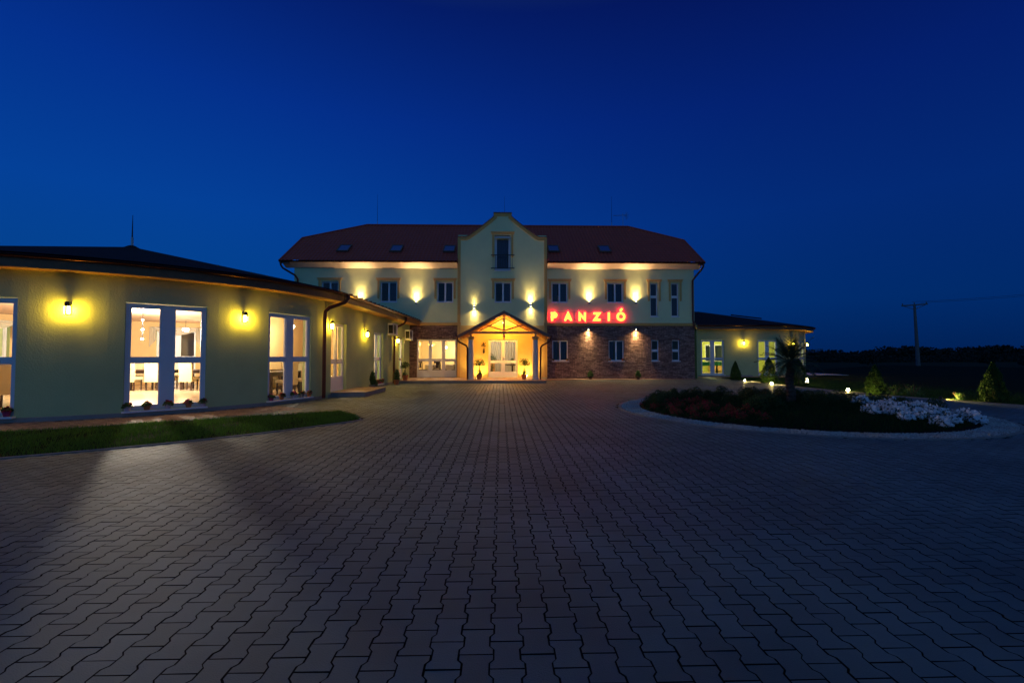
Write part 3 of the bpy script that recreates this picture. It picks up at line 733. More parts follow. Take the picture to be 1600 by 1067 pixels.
# tiled roof with pressed-tile profile
EY, EZ, RY, RZ = 26.6, 6.93, 31.8, 10.52
EX0, EX1 = -12.87, 12.1; KY = 29.62; KZ = EZ + (RZ - EZ) * (KY - EY) / (RY - EY); RX0, RX1 = -9.35, 9.0
def roof_slope(back):
    xs = np.arange(EX0, EX1 + .001, .0555); rows = []
    nrow = 17; vv = []
    for r in range(nrow):
        for q, hq in ((0.0, .022), (.5, .011), (.97, .0)): vv.append(((r + q) / nrow, hq))
    vv.append((1.0, 0))
    V = []; 
    for v, hq in vv:
        y = EY + (RY - EY) * v; z = EZ + (RZ - EZ) * v
        k = max(0, (y - KY) / (RY - KY)); xl = EX0 + (RX0 - EX0) * k; xr = EX1 + (RX1 - EX1) * k
        xc = np.clip(xs, xl, xr)
        wv = .048 * (np.abs(np.cos(xs * PI / .222)))
        for x, ww in zip(xc, wv): V.append((x, (2 * RY - y) if back else y, z + ww + hq))
    n_ = len(xs); m_ = len(vv)
    F_ = np.array([(i * n_ + j, i * n_ + j + 1, (i + 1) * n_ + j + 1, (i + 1) * n_ + j) for i in range(m_ - 1) for j in range(n_ - 1)])
    V = np.array(V); V[:, 0] -= .1; V[:, 1] -= FY
    # drop the degenerate cells outside the hip
    wd_ = np.abs(V[F_[:, 0], 0] - V[F_[:, 1], 0]) + np.abs(V[F_[:, 2], 0] - V[F_[:, 3], 0]); F_ = F_[wd_ > 1e-5]
    if not back:
        cxm = V[F_, 0].mean(1) + .1; cym = V[F_, 1].max(1) + FY; F_ = F_[~((cxm > CX0 - .03) & (cxm < CX1 + .03) & (cym < CY + .62))]
    return V, F_
Va, Fa = roof_slope(False); Vb, Fb = roof_slope(True)
npmesh('roof', np.concatenate([Va, Vb]), [np.concatenate([Fa, Fb + len(Va)])], M_roof, hotel)
mb = MB()
for ex_, rx_ in ((EX0, RX0), (EX1, RX1)):
    mb.add([(ex_, KY, KZ), (ex_, 2*RY - KY, KZ), (rx_, RY, RZ + .01)], [(0, 1, 2)])
mb.build('hip', M_roof, hotel)
mb = MB()
for P_ in ([(RX0, RY, RZ + .04), (RX1, RY, RZ + .04)], [(EX0, KY, KZ + .03), (RX0, RY, RZ + .04)], [(EX1, KY, KZ + .03), (RX1, RY, RZ + .04)],
           [(EX0, EY, EZ + .02), (EX0, KY, KZ + .03)], [(EX1, EY, EZ + .02), (EX1, KY, KZ + .03)]):
    mb.cyl(P_[0], P_[1], .065, .065, 8)
mb.build('ridge_cap', M_roof, hotel, smooth=True)
# boards under the verges, back eave
mb = MB()
for x in (EX0, X1 + .005):
    w_ = .56 if x < 0 else .38
    for sgn in (0, 1):
        p = [(EY, EZ - .16), (KY, KZ - .16)] if not sgn else [(2*RY - EY, EZ - .16), (2*RY - KY, KZ - .16)]
        mb.add([(x, p[0][0], p[0][1]), (x + w_, p[0][0], p[0][1]), (x + w_, p[1][0], p[1][1]), (x, p[1][0], p[1][1]),
                (x, p[0][0], p[0][1] + .12), (x + w_, p[0][0], p[0][1] + .12), (x + w_, p[1][0], p[1][1] + .12), (x, p[1][0], p[1][1] + .12)],
               [(0, 3, 2, 1), (4, 5, 6, 7), (0, 1, 5, 4), (1, 2, 6, 5), (2, 3, 7, 6), (3, 0, 4, 7)])
mb.build('verge_board', M_fascd, hotel)
# sloping boarded cornice
for a, b in ((EX0 + .12, CX0 - .05), (CX1 + .05, EX1 - .1)):
    mb = MB(); nb = 5; ya_, za_, yb_, zb_ = EY + .03, EZ - .06, FY - .003, 6.62
    for k in range(nb):
        f0, f1 = k / nb, (k + .93) / nb
        p0 = (ya_ + (yb_ - ya_) * f0, za_ + (zb_ - za_) * f0); p1 = (ya_ + (yb_ - ya_) * f1, za_ + (zb_ - za_) * f1)
        mb.add([(x, p[0], p[1] + dz) for x in (a, b) for p in (p0, p1) for dz in (0, .03)], [(0, 2, 6, 4), (1, 5, 7, 3), (0, 1, 3, 2), (4, 6, 7, 5), (0, 4, 5, 1), (2, 3, 7, 6)])
    mb.add([(x, p[0], p[1]) for x in (a + .01, b - .01) for p in ((ya_ + .01, za_ + .02), (yb_ - .005, zb_ + .02), (yb_ - .005, za_ + .03))], [(0, 1, 4, 3), (1, 2, 5, 4), (2, 0, 3, 5), (0, 2, 1), (3, 4, 5)])
    mb.build('cornice', M_board, hotel)
for a, b in ((EX0, CX0 - .04), (CX1 + .04, EX1)):
    mb = MB()
    for k in range(7):
        t0 = PI + PI * k / 7; t1 = PI + PI * (k + 1) / 7
        mb.quad((a, EY - .06 + .07*math.cos(t0), EZ + .0 + .07*math.sin(t0)), (b, EY - .06 + .07*math.cos(t0), EZ + .07*math.sin(t0)),
                (b, EY - .06 + .07*math.cos(t1), EZ + .07*math.sin(t1)), (a, EY - .06 + .07*math.cos(t1), EZ + .07*math.sin(t1)))
    mb.build('gutter', M_copper, hotel)
for x, sg in ((EX0 + .1, 1), (EX1 - .1, -1)):
    wx = (X0 + .25) if sg > 0 else X1 - .12
    mb = MB(); mb.tube([(x, EY - .05, EZ - .05), (x, EY - .03, EZ - .25), (x + sg * .1, EY + .02, EZ - .42), (wx - sg * .1, FY - .25, 6.15), (wx, FY - .1, 5.95), (wx, FY - .09, 5.6), (wx, FY - .09, 3.55)] +
                       ([(wx, FY - .16, 3.4), (wx + .05, FY - .17, 3.2), (X1 + .28, FY + .4, 3.05), (X1 + .45, FY + 1.0, 2.9)] if sg < 0 else [(wx, FY - .09, 3.0)]), .055, 10)
    mb.build('downpipe', M_copper, hotel, smooth=True)
# cross-gable roof behind the parapet
mb = MB(); ym = lambda z: EY + (z - EZ) * (RY - EY) / (RZ - EZ)
pk, sh = 9.45, 8.3
for sx, xe in ((-1, CX0 + .1), (1, CX1 - .1)):
    mb.quad((gx, CY + .36, pk), (gx, ym(pk), pk), (xe, ym(sh), sh), (xe, CY + .36, sh))
mb.build('cross_roof', M_roof, hotel)
mb = MB()
for xe in (CX0 + .1, CX1 - .1): mb.add([(xe, CY + .41, 6.7), (xe, ym(sh) + .05, sh), (xe, CY + .41, sh)], [(0, 1, 2)])
mb.build('cheek_wall', M_plast2, hotel)
# roof windows
sl = math.atan2(RZ - EZ, RY - EY)
for i, x in enumerate([-9.75, -6.55, -3.3, 3.15, 6.35]):
    y = 28.05 + (.1 if i > 2 else 0); z = EZ + (y - EY) * math.tan(sl) + .06
    m = Matrix.Translation((x + .12, y, z)) @ Matrix.Rotation(sl, 4, 'X')
    f = MB(); f.box(-.36, -.30, -.5, .5, 0, .09, m); f.box(.30, .36, -.5, .5, 0, .09, m); f.box(-.30, .30, -.5, -.43, 0, .09, m); f.box(-.30, .30, .43, .5, 0, .09, m)
    s_ = f.build('skylight', M_fascd, hotel)
    g = MB(); g.box(-.298, .298, -.428, .428, .02, .07, m); g.build('pane', mat('skylight_glass_skytint%d' % i, (.05, .17, .62), .06, metal=.8), s_)  # blue base colour paints in the reflected sky
for x_, nm in ((-5.55, 'pin'), (-5.0, 'pin')): pass

# ------------------------------------------------------------------ terrace slab
tb = MB(); tb.add([(wing_x(24.2) + .02, 23.6, -.01), (2.35, 23.6, -.01), (2.35, 26.96, -.01), (wing_x(26.96) + .02, 26.96, -.01),
                   (wing_x(24.2) + .02, 23.6, .11), (2.35, 23.6, .11), (2.35, 26.96, .11), (wing_x(26.96) + .02, 26.96, .11)],
                  [(0, 3, 2, 1), (4, 5, 6, 7), (0, 1, 5, 4), (1, 2, 6, 5), (2, 3, 7, 6), (3, 0, 4, 7)])
tag(tb.build('terrace', M_conc), kind='structure')
tb = MB(); tb.add([(wing_x(24.2) + .03, 23.57, .112), (2.38, 23.57, .112), (2.38, 26.9, .112), (wing_x(26.9) + .03, 26.9, .112),
                   (wing_x(24.2) + .03, 23.57, .132), (2.38, 23.57, .132), (2.38, 26.9, .132), (wing_x(26.9) + .03, 26.9, .132)],
                  [(0, 3, 2, 1), (4, 5, 6, 7), (0, 1, 5, 4), (1, 2, 6, 5), (2, 3, 7, 6), (3, 0, 4, 7)])
tag(tb.build('terrace_paving', M_terr), kind='structure')
tb = MB(); tb.add([(2.39, 25.6, 0), (4.9, 26.5, 0), (11.6, 26.75, 0), (11.6, 27.15, 0), (2.39, 27.15, 0), (2.39, 25.6, .05), (4.9, 26.5, .03), (11.6, 26.75, .03), (11.6, 27.15, .03), (2.39, 27.15, .05)],
                  [(5, 6, 7, 8, 9), (0, 1, 6, 5), (1, 2, 7, 6), (2, 3, 8, 7)]); tag(tb.build('wall_walk', M_pavr), kind='structure')
st = thing('doorstep', 'low rectangular concrete step in front of the left wing glazed door', 'step', (-5.3, 17.2, 0), world=True)
mb = MB(); mb.add([(wing_x(16) + .01, 15.75, 0), (-4.7, 15.9, 0), (-4.62, 18.4, 0), (wing_x(18.4) + .01, 18.4, 0), (wing_x(16) + .01, 15.75, .14), (-4.7, 15.9, .14), (-4.62, 18.4, .14), (wing_x(18.4) + .01, 18.4, .14)],
       [(0, 3, 2, 1), (4, 5, 6, 7), (0, 1, 5, 4), (1, 2, 6, 5), (2, 3, 7, 6), (3, 0, 4, 7)])
mb.build('riser', M_conc, st)
mb = MB(); mb.add([(wing_x(16) + .01, 15.72, .142), (-4.67, 15.87, .142), (-4.59, 18.43, .142), (wing_x(18.4) + .01, 18.43, .142), (wing_x(16) + .01, 15.72, .165), (-4.67, 15.87, .165), (-4.59, 18.43, .165), (wing_x(18.4) + .01, 18.43, .165)],
       [(0, 3, 2, 1), (4, 5, 6, 7), (0, 1, 5, 4), (1, 2, 6, 5), (2, 3, 7, 6), (3, 0, 4, 7)])
mb.build('tread', M_terr, st)

# ------------------------------------------------------------------ entrance porch
porch = thing('entrance_porch', 'gabled entrance porch with wooden truss on two round white columns, glowing orange inside', 'porch', (.2, 25.5, 0), world=True)
PX0, PX1, PA, PZ, PE, PF, PB = -2.28, 2.62, .17, 3.83, 2.53, 24.25, 26.93
def slope_box(mb, x0, z0, x1, z1, t, ya, yb):
    mb.add([(x0, ya, z0), (x1, ya, z1), (x1, ya, z1 - t), (x0, ya, z0 - t), (x0, yb, z0), (x1, yb, z1), (x1, yb, z1 - t), (x0, yb, z0 - t)],
           [(0, 1, 2, 3), (4, 7, 6, 5), (0, 4, 5, 1), (1, 5, 6, 2), (2, 6, 7, 3), (3, 7, 4, 0)])
mb = MB(); slope_box(mb, PX0, PE, PA, PZ, .05, PF + .06, PB); slope_box(mb, PX1, PE, PA, PZ, .05, PF + .06, PB); mb.build('roof', M_shing, porch)
mb = MB(); slope_box(mb, PX0, PE - .002, PA, PZ - .002, .17, PF, PF + .055); slope_box(mb, PX1, PE - .002, PA, PZ - .002, .17, PF, PF + .055); mb.build('fascia', M_fascd, porch)
mb = MB(); slope_box(mb, PX0 + .02, PE - .055, PA, PZ - .055, .025, PF + .06, PB); slope_box(mb, PX1 - .02, PE - .055, PA, PZ - .055, .025, PF + .06, PB); mb.build('ceiling', M_woodl, porch)
for k in range(5):
    y = PF + .35 + k * .6
    mb = MB(); slope_box(mb, PX0 + .1, PE - .03, PA, PZ - .085, .11, y, y + .07); slope_box(mb, PX1 - .1, PE - .03, PA, PZ - .085, .11, y, y + .07); mb.build('rafter', M_woodl, porch)
mb = MB()
yt = 24.45
mb.box(-1.75, 2.05, yt, yt + .12, 2.60, 2.72)                 # tie beam
mb.box(PA - .05, PA + .05, yt - .01, yt + .11, 2.40, 3.62)     # king post
mb.lathe([(.001, -.12), (.05, -.08), (.03, -.03), (.05, 0)], (PA, yt + .05, 2.40), 8)
for sx in (-1, 1):
    mb.cyl((PA + sx * .04, yt + .05, 2.78), (PA + sx * 1.15, yt + .05, 3.12), .035, .035, 6)
    mb.cyl((PA + sx * .05, yt + .05, 3.42), (PA + sx * 1.35, yt + .05, 2.74), .03, .03, 6)
mb.build('truss', M_woodl, porch)
for x in (-1.62, 1.86):
    mb = MB(); mb.box(x - .06, x + .06, PF + .1, PB - .01, 2.46, 2.595); mb.build('side_beam', M_woodl, porch)
    mb = MB(); mb.lathe([(.2, 0), (.2, .06), (.165, .09), (.155, .12), (.155, 1.2), (.14, 2.14)], (x, 24.6, .133), 24); o = mb.build('column', M_colm, porch, smooth=True)
    mb = MB(); mb.lathe([(.142, 0), (.17, .04), (.17, .07), (.15, .09)], (x, 24.6, 2.276), 24); mb.box(x - .19, x + .19, 24.41, 24.79, 2.368, 2.455); mb.build('capital', M_yel, o, smooth=False)
# side gutters and bent downpipes
for x, sg in ((PX0, 1), (PX1, -1)):
    mb = MB(); mb.cyl((x - sg * .06, PF, PE - .07), (x - sg * .06, PB, PE - .07), .06, .06, 10)
    mb.tube([(x - sg * .06, PF + .12, PE - .1), (x - sg * .05, PF + .12, PE - .28), (x + sg * .05, PF + .14, PE - .38), (x + sg * .40, PF + .2, PE - .56), (x + sg * .48, PF + .24, PE - .68), (x + sg * .49, PF + .25, .14)], .048, 10)
    mb.build('downpipe', M_copper, porch, smooth=True)
lb = MB(); lb.lathe([(.05, 0), (.07, .03), (.07, .06), (.03, .08)], (PA, 26.5, 3.30), 14); pl_ = lb.build('ceiling_lamp', E_pend, porch, smooth=True)
light('POINT', (PA, 25.7, 3.0), 230, (1, .47, .065), .12, porch, 'porch_bulb')

# iron wall ornament beside the entrance
orn = thing('wall_ornament', 'small black wrought iron bracket ornament on the yellow wall left of the entrance door', 'ornament', (-.98, CY - .03, 1.5), world=True)
mb = MB(); x = -1.0; y = CY - .03
mb.box(x - .17, x + .12, y - .02, y, 2.0, 2.03); mb.tube([(x - .12, y - .02, 2.03), (x - .05, y - .03, 2.12), (x + .03, y - .03, 2.10), (x + .1, y - .02, 2.18)], .018, 6)
mb.tube([(x - .02, y - .02, 2.03), (x - .02, y - .03, 2.2)], .02, 6); mb.build('bracket', M_black, orn)
mb = MB(); mb.tube([(x, y - .02, 2.0), (x, y - .02, 1.85)], .006, 5); mb.lathe([(.01, 0), (.045, .03), (.06, .1), (.03, .16), (.045, .2), (.02, .27), (.005, .3)], (x, y - .05, 1.56), 10); mb.build('bell', M_black, orn, smooth=True)

# ------------------------------------------------------------------ neon sign PANZIÓ
sign = thing('neon_sign', 'red glowing sign reading PANZIÓ with yellow letters above the brick', 'sign', (5.3, FY, 3.45), world=True)
def arcp(cx_, cz_, rx, rz, a0, a1, n=14): return [(cx_ + rx * math.cos(R(a0 + (a1 - a0) * i / n)), cz_ + rz * math.sin(R(a0 + (a1 - a0) * i / n))) for i in range(n + 1)]
H_ = .39
GL = {'P': [[(0, 0), (0, H_)], [(0, H_), (.15, H_)] + arcp(.15, H_ - .11, .11, .11, 90, -90) + [(0, H_ - .22)]],
      'A': [[(0, 0), (.17, H_), (.34, 0)], [(.08, .11), (.26, .11)]],
      'N': [[(0, 0), (0, H_), (.32, 0), (.32, H_)]],
      'Z': [[(0, H_), (.30, H_), (0, 0), (.31, 0)]],
      'I': [[(0, 0), (0, H_)]],
      'Ó': [arcp(.21, .20, .205, .205, 90, 450, 32), [(.20, .585), (.25, .64)]]}
def strokes(ch, w, y0, y1, x, z):
    mb = MB(); k = 0
    for pl_s in GL[ch]:
        closed = abs(pl_s[0][0] - pl_s[-1][0]) + abs(pl_s[0][1] - pl_s[-1][1]) < 1e-6 and len(pl_s) > 20
        P_ = [Vector(p) for p in pl_s]; n = len(P_); Lf = []; Rt = []
        for i in range(n):
            a = P_[i - 1] if i else (P_[-2] if closed else None); b_ = P_[i + 1] if i < n - 1 else (P_[1] if closed else None)
            d1 = (P_[i] - a).normalized() if a is not None else (b_ - P_[i]).normalized()
            d2 = (b_ - P_[i]).normalized() if b_ is not None else d1
            n1 = Vector((-d1.y, d1.x)); n2 = Vector((-d2.y, d2.x)); m_ = (n1 + n2); m_ = m_.normalized() if m_.length > .05 else n1
            c_ = max(.42, m_.dot(n1)); Lf.append(P_[i] + m_ * w / c_); Rt.append(P_[i] - m_ * w / c_)
        if not closed:
            for Q, i0, i1 in ((0, 0, 1), (-1, -1, -2)):
                d = (P_[i0] - P_[i1]).normalized() * w; Lf[Q] = Lf[Q] + d; Rt[Q] = Rt[Q] + d
        q = -.0012 * k; k += 1
        vs = []
        for l_, r_s in zip(Lf, Rt): vs += [(x + l_.x, y0 + q, z + l_.y), (x + r_s.x, y0 + q, z + r_s.y), (x + r_s.x, y1, z + r_s.y), (x + l_.x, y1, z + l_.y)]
        fs = [(4*i+j, 4*i+(j+1) % 4, 4*i+4+(j+1) % 4, 4*i+4+j) for i in range(n - 1) for j in range(4)]
        if not closed: fs += [(0, 1, 2, 3), (4*n-4, 4*n-3, 4*n-2, 4*n-1)]
        mb.add(vs, fs)
    return mb
def letter(chx, x, z):
    o = strokes(chx, .080, FY - .12, FY - .07, x, z).build('letter', E_red, sign)
    strokes(chx, .055, FY - .15, FY - .124, x, z).build('letter_face', E_yel, o)
for chx, x in zip('PANZIÓ', (3.06, 3.85, 4.71, 5.60, 6.47, 6.99)): letter(chx, x, 3.56)
mb = MB()
for z in (3.57, 4.02): mb.box(2.95, 7.5, FY - .065, FY - .045, z, z + .02)
for x in (3.1, 4.4, 5.9, 7.3): mb.box(x, x + .03, FY - .045, FY - .001, 3.56, 4.05)
mb.build('mounting_rail', M_steel, sign)

# ------------------------------------------------------------------ wall lamps
def wall_lamp(label, p, ang, group, first=[None], z=2.41):
    """p = point on the wall, ang = outward direction angle about Z (0 = facing -Y)"""
    if first[0] is None:
        t = thing('wall_lamp', label, 'wall lamp', (0, 0, 0), group)
        mb = MB(); mb.box(-.04, .04, -.018, 0, -.09, .16); mb.box(-.02, .02, -.10, -.018, .10, .13); mb.build('bracket', M_black, t)
        mb = MB(); mb.lathe([(.050, 0), (.050, .085), (.035, .10)], (0, -.12, .085), 16); mb.build('cap', M_black, t)
        mb = MB(); mb.lathe([(.045, 0), (.05, .02), (.05, .14), (.045, .16)], (0, -.12, -.08), 16); mb.build('glass', E_lamp, t, smooth=True)
        mb = MB(); mb.lathe([(.02, 0), (.030, .012), (.030, .03)], (0, -.12, -.112), 16); mb.build('base_ring', M_black, t)
        mb = MB(); mb.box(-.016, .016, -.192, -.176, -.11, .09); mb.build('front_bar', M_black, t)
        first[0] = t
    else:
        t = copy_tree(first[0]); tag(t, label, 'wall lamp', group)
    t.location = (p[0], p[1], z); t.rotation_euler = (0, 0, ang)
    return t
gL = 'outdoor lamps on the left pavilion and wing'
def onL(th): return (LC[0] + (LR + .003) * math.sin(R(th)), LC[1] - (LR + .003) * math.cos(R(th))), R(th)
for th, lb_ in ((27.0, 'lit wall lamp on the pavilion between the cut-off left window and the wide window'), (55.8, 'lit wall lamp between the two complete pavilion windows'),
                (83.9, 'lit wall lamp beside the big brown downpipe at the pavilion corner'), (-0.8, None)):
    if lb_ is None: continue
    p, a = onL(th); wall_lamp(lb_, p, a, gL)
for y, lb_ in ((19.15, 'lit wall lamp on the wing between the glazed door and the tall window'), (24.05, 'lit wall lamp under the nearer air conditioner beside the downpipe')):
    wall_lamp(lb_, (wing_x(y) + .003, y), R(90), gL, z=2.3 if y < 20 else 2.2)
gR = 'outdoor lamps on the right pavilion'
wall_lamp('lit wall lamp between the two right pavilion windows', (16.5, 30.597), 0, gR, z=2.27)
for th, lb_ in ((28.1, 'lit wall lamp behind the palm fronds on the right pavilion'), (58, 'lit wall lamp on the far right flank of the right pavilion')):
    a = R(th); wall_lamp(lb_, (RC[0] + 7.003 * math.sin(a), RC[1] - 7.003 * math.cos(a)), a, gR, z=2.25)

# ------------------------------------------------------------------ facade spotlights
def facade_light(label, x, y, z, up_, down, first={}):
    t = thing('facade_spotlight', label, 'spotlight', (x, y, z), 'spotlights on the hotel front')
    mb = MB(); mb.box(-.04, .04, -.03, 0, -.04, .04); mb.box(-.015, .015, -.06, -.03, -.015, .015); mb.build('bracket', M_steel, t)
    mb = MB(); mb.lathe([(.035, 0), (.055, .005), (.055, .135), (.035, .14)], (0, -.11, -.07), 14); mb.build('body', M_steel, t, smooth=True)
    for on, s_ in ((up_, 1), (down, -1)):
        if not on: continue
        mb = MB(); mb.lathe([(.001, 0), (.034, 0), (.034, .008), (.001, .008)], (0, -.11, s_ * .076 - .004), 14); mb.build('lens', E_lens, t)
        l = light('SPOT', (0, -.11, s_ * .09), on, (1, .66, .27), .02, t, 'beam', target=(0, -.11 + .045, s_ * 1.0 + s_ * .09), size=62, blend=1)
        l2 = light('SPOT', (0, -.11, s_ * .09), on * .42, (1, .60, .22), .02, t, 'flood', target=(0, -.11 - .12, s_ * 1.0 + s_ * .09), size=150, blend=1)
    return t
facade_light('up-facing spotlight on the cream wall between the upper windows left of the gable', -5.03, FY - .003, 4.55, 330, 0)
facade_light('up-facing spotlight on the cream wall half hidden behind the wing roof at left', -8.35, FY - .003, 4.55, 330, 0)
facade_light('up-facing spotlight above the red sign between the first two windows right of the gable', 5.30, FY - .003, 4.60, 330, 0)
facade_light('up-facing spotlight left of the two slim upper windows at the right corner', 8.13, FY - .003, 4.60, 330, 0)
facade_light('two-way spotlight on the gable left of its middle window', -1.58, CY - .003, 4.28, 50, 170)
facade_light('two-way spotlight on the gable right of its middle window', 1.76, CY - .003, 4.42, 230, 140)
facade_light('down-facing spotlight on the brick wall under the end of the red sign', 5.24, FY - .003, 3.05, 0, 330)
facade_light('down-facing spotlight on the brick wall left of the slim ground floor windows', 8.11, FY - .003, 3.05, 0, 330)

# ------------------------------------------------------------------ air conditioners
def aircon(label, x, y, z):
    t = thing('air_conditioner', label, 'air conditioner', (x, y, z), 'air conditioners on the wing', rz=R(88))
    mb = MB(); mb.box(-.40, .40, -.34, -.06, -.28, .28); mb.build('casing', M_white, t)
    mb = MB()
    for k in range(9): mb.box(-.36, .12, -.352, -.342, -.23 + k * .055, -.215 + k * .055)
    mb.build('grille', M_dwood, t)
    mb = MB(); mb.lathe([(.21, 0), (.23, .004), (.21, .008)], (0, 0, 0), 24, Matrix.Translation((-.12, -.341, 0)) @ Matrix.Rotation(R(90), 4, 'X')); mb.build('fan', M_black, t)
    mb = MB(); mb.box(-.401, -.4005, -.32, -.10, -.21, .20)
    for i in range(5):
        for j in range(4): mb.box(-.405, -.401, -.31 + i * .045, -.28 + i * .045, -.2 + j * .10, -.13 + j * .10)
    mb.build('side_vent', M_black, t)
    mb = MB()
    for sx in (-.3, .27): mb.box(sx, sx + .03, -.36, 0, -.31, -.283); mb.box(sx, sx + .03, -.03, 0, -.5, -.31)
    mb.build('bracket', M_steel, t)
aircon('white air conditioner unit high on the wing wall above the thin downpipe', wing_x(22.7) + .003, 22.75, 2.72)
aircon('white air conditioner unit on the wing wall next to the brick corner', wing_x(26.1) + .003, 26.15, 2.6)

# ------------------------------------------------------------------ right round pavilion
rp = thing('right_pavilion', 'low round pale green building with dark roof and greenish lit windows, right of the hotel', 'building', (RC[0], RC[1], 0), world=True)
def FR(u, z, d): a = R(u); return (RC[0] + (RR - d) * math.sin(a), RC[1] - (RR - d) * math.cos(a), z)
WR = [9.7, 42, 70]; wr = 6.4
hR = [(c - wr, c + wr, .12, 2.5) for c in WR]
mb = MB(); wall(mb, FR, cuts(0, 180, hR, 0, 2.5), [0, .12, 2.5, 3.3], hR, .3, caps=False)
hS = [(13.6, 15.2, .12, 2.5)]
wall(mb, lambda u, z, d: (u, 30.6 + d, z), cuts(X1 + .35, 17.1, hS, 0), [0, .12, 2.5, 3.3], hS, .3, caps=False)
mb.build('wall', M_plast, rp)
mb = MB(); wall(mb, lambda u, z, d: (X1 + .3 + d, u, z), [27.6, 30.6], [0, 3.3], [], .04); mb.build('wall', M_plast, rp)
mb = MB(); mb.box(12.05, 24.0, 30.91, 44.5, .06, .10); mb.build('floor', M_tilef, rp)
mb = MB(); mb.box(12.05, 17.1, 30.91, 44.5, 2.98, 3.02); disc(mb, RC, 6.69, 2.985, 60, 0, 180); mb.build('ceiling', M_intg, rp)
mb = MB(); mb.box(12.05, 12.1, 30.91, 37.5, .1, 2.97)
hB = [(13.7, 15.2, .9, 2.35), (17.0, 18.6, .9, 2.35), (20.2, 21.4, .9, 2.35)]
wall(mb, lambda u, z, d: (u, 37.5 + d, z), cuts(12.05, 23.7, hB, 0), cuts(.1, 2.97, hB, 2), hB, .15)
mb.build('interior_wall', M_intg, rp)
for a, b, c, d in hB:
    m = TM((a + b) / 2, 37.55, c); window(rp, m, b - a, d - c, 2, ft=.06, mt=.1, pane=M_glassd, sill=False, name='inner_window')
m = TM(14.4, 30.68, .12); window(rp, m, 1.59, 2.37, 2, rail=1.1, ft=.09, mt=.26, depth=.09)
for c in WR:
    a = R(c); rad = RR * math.cos(R(wr)) - .05
    m = TM(RC[0] + rad * math.sin(a), RC[1] - rad * math.cos(a), .12, a)
    window(rp, m, 2 * RR * math.sin(R(wr)) - .02, 2.37, 2, rail=1.1, ft=.085, mt=.26, depth=.09)
APR = (16.7, 38.0, 5.14)
mb = MB(); vs = [APR]
for i in range(61):
    a = R(180 * i / 60); vs.append((RC[0] + 7.6 * math.sin(a), RC[1] - 7.6 * math.cos(a), 3.5))
for dz in (0, -.05):
    mb.add([(v[0], v[1], v[2] + dz) for v in vs], [(0, i + 1, i + 2) for i in range(60)])
    mb.quad((X1 + .02, 30.0, 3.5 + dz), (17.1, 30.0, 3.5 + dz), (APR[0], APR[1], 5.14 + dz), (X1 + .02, 38, 5.14 + dz))
    mb.quad((X1 + .02, 38, 5.14 + dz), (APR[0], APR[1], 5.14 + dz), (17.1, 45.2, 3.5 + dz), (X1 + .02, 45.2, 3.5 + dz))
mb.build('roof', M_shing, rp)
mb = MB(); mb.cyl((18.6, 36.3, 4.72), (20.6, 35.4, 4.35), .05, .05, 6); mb.build('roof_vent', M_shing, rp)
ringpart('fascia', RC, [(7.48, 3.2), (7.53, 3.2), (7.55, 3.44), (7.48, 3.44)], 0, 180, 60, M_wood, rp)
ringpart('soffit', RC, [(6.99, 3.22), (7.475, 3.2), (7.475, 3.23), (6.99, 3.25)], 0, 180, 60, M_woodl, rp)
gp = [(7.62 + .062 * math.cos(t), 3.46 + .062 * math.sin(t)) for t in np.linspace(PI, 2 * PI, 7)] + [(7.672, 3.465), (7.568, 3.465)]
ringpart('gutter', RC, gp, 0, 180, 60, M_copper, rp)
mb = MB(); mb.box(X1 + .02, 17.1, 30.06, 30.11, 3.2, 3.44); mb.build('fascia', M_wood, rp)
mb = MB(); mb.box(X1 + .02, 17.1, 30.12, 30.6, 3.2, 3.23); mb.build('soffit', M_woodl, rp)
mb = MB(); mb.cyl((X1 + .02, 29.98, 3.45), (17.1, 29.98, 3.45), .06, .06, 10)
mb.tube([(12.75, 29.98, 3.42), (12.75, 30.0, 3.25), (12.6, 30.2, 3.0), (12.35, 30.5, 2.6), (12.25, 30.52, 2.2), (12.2, 30.52, .02)], .055, 10); mb.build('gutter', M_copper, rp, smooth=True)
mb = MB(); mb.box(X1 + .4, 17.1, 30.575, 30.599, 0, .1); mb.build('plinth', M_plinth, rp)
# long green table inside
gt = thing('games_table', 'long green topped table inside the right pavilion behind its left window', 'table', (15.0, 33.2, .1))
mb = MB(); mb.box(-1.35, 1.35, -.75, .75, .72, .80); mb.build('bed', M_green, gt)
mb = MB(); mb.box(-1.45, 1.45, -.85, -.752, .60, .86); mb.box(-1.45, 1.45, .752, .85, .60, .86); mb.box(-1.45, -1.352, -.752, .752, .60, .86); mb.box(1.352, 1.45, -.752, .752, .60, .86); mb.build('rail', M_green, gt)
for sx in (-1.2, 1.2):
    for sy in (-.6, .6): mb = MB(); mb.lathe([(.06, 0), (.09, .1), (.06, .5), (.1, .6)], (sx, sy, 0), 12); mb.build('leg', M_dwood, gt)
cb = thing('sideboard', 'pale sideboard against the lime wall of the right pavilion', 'sideboard', (17.9, 36.9, .1))
mb = MB(); mb.box(-.8, .8, -.25, .25, .08, .82); mb.build('carcass', M_woodl, cb); mb = MB(); mb.box(-.83, .83, -.28, .27, .822, .86); mb.build('top', M_dwood, cb)
for sx in (-.39, .39): mb = MB(); mb.box(sx - .37, sx + .37, -.27, -.252, .1, .8); mb.build('door', M_woodl, cb)
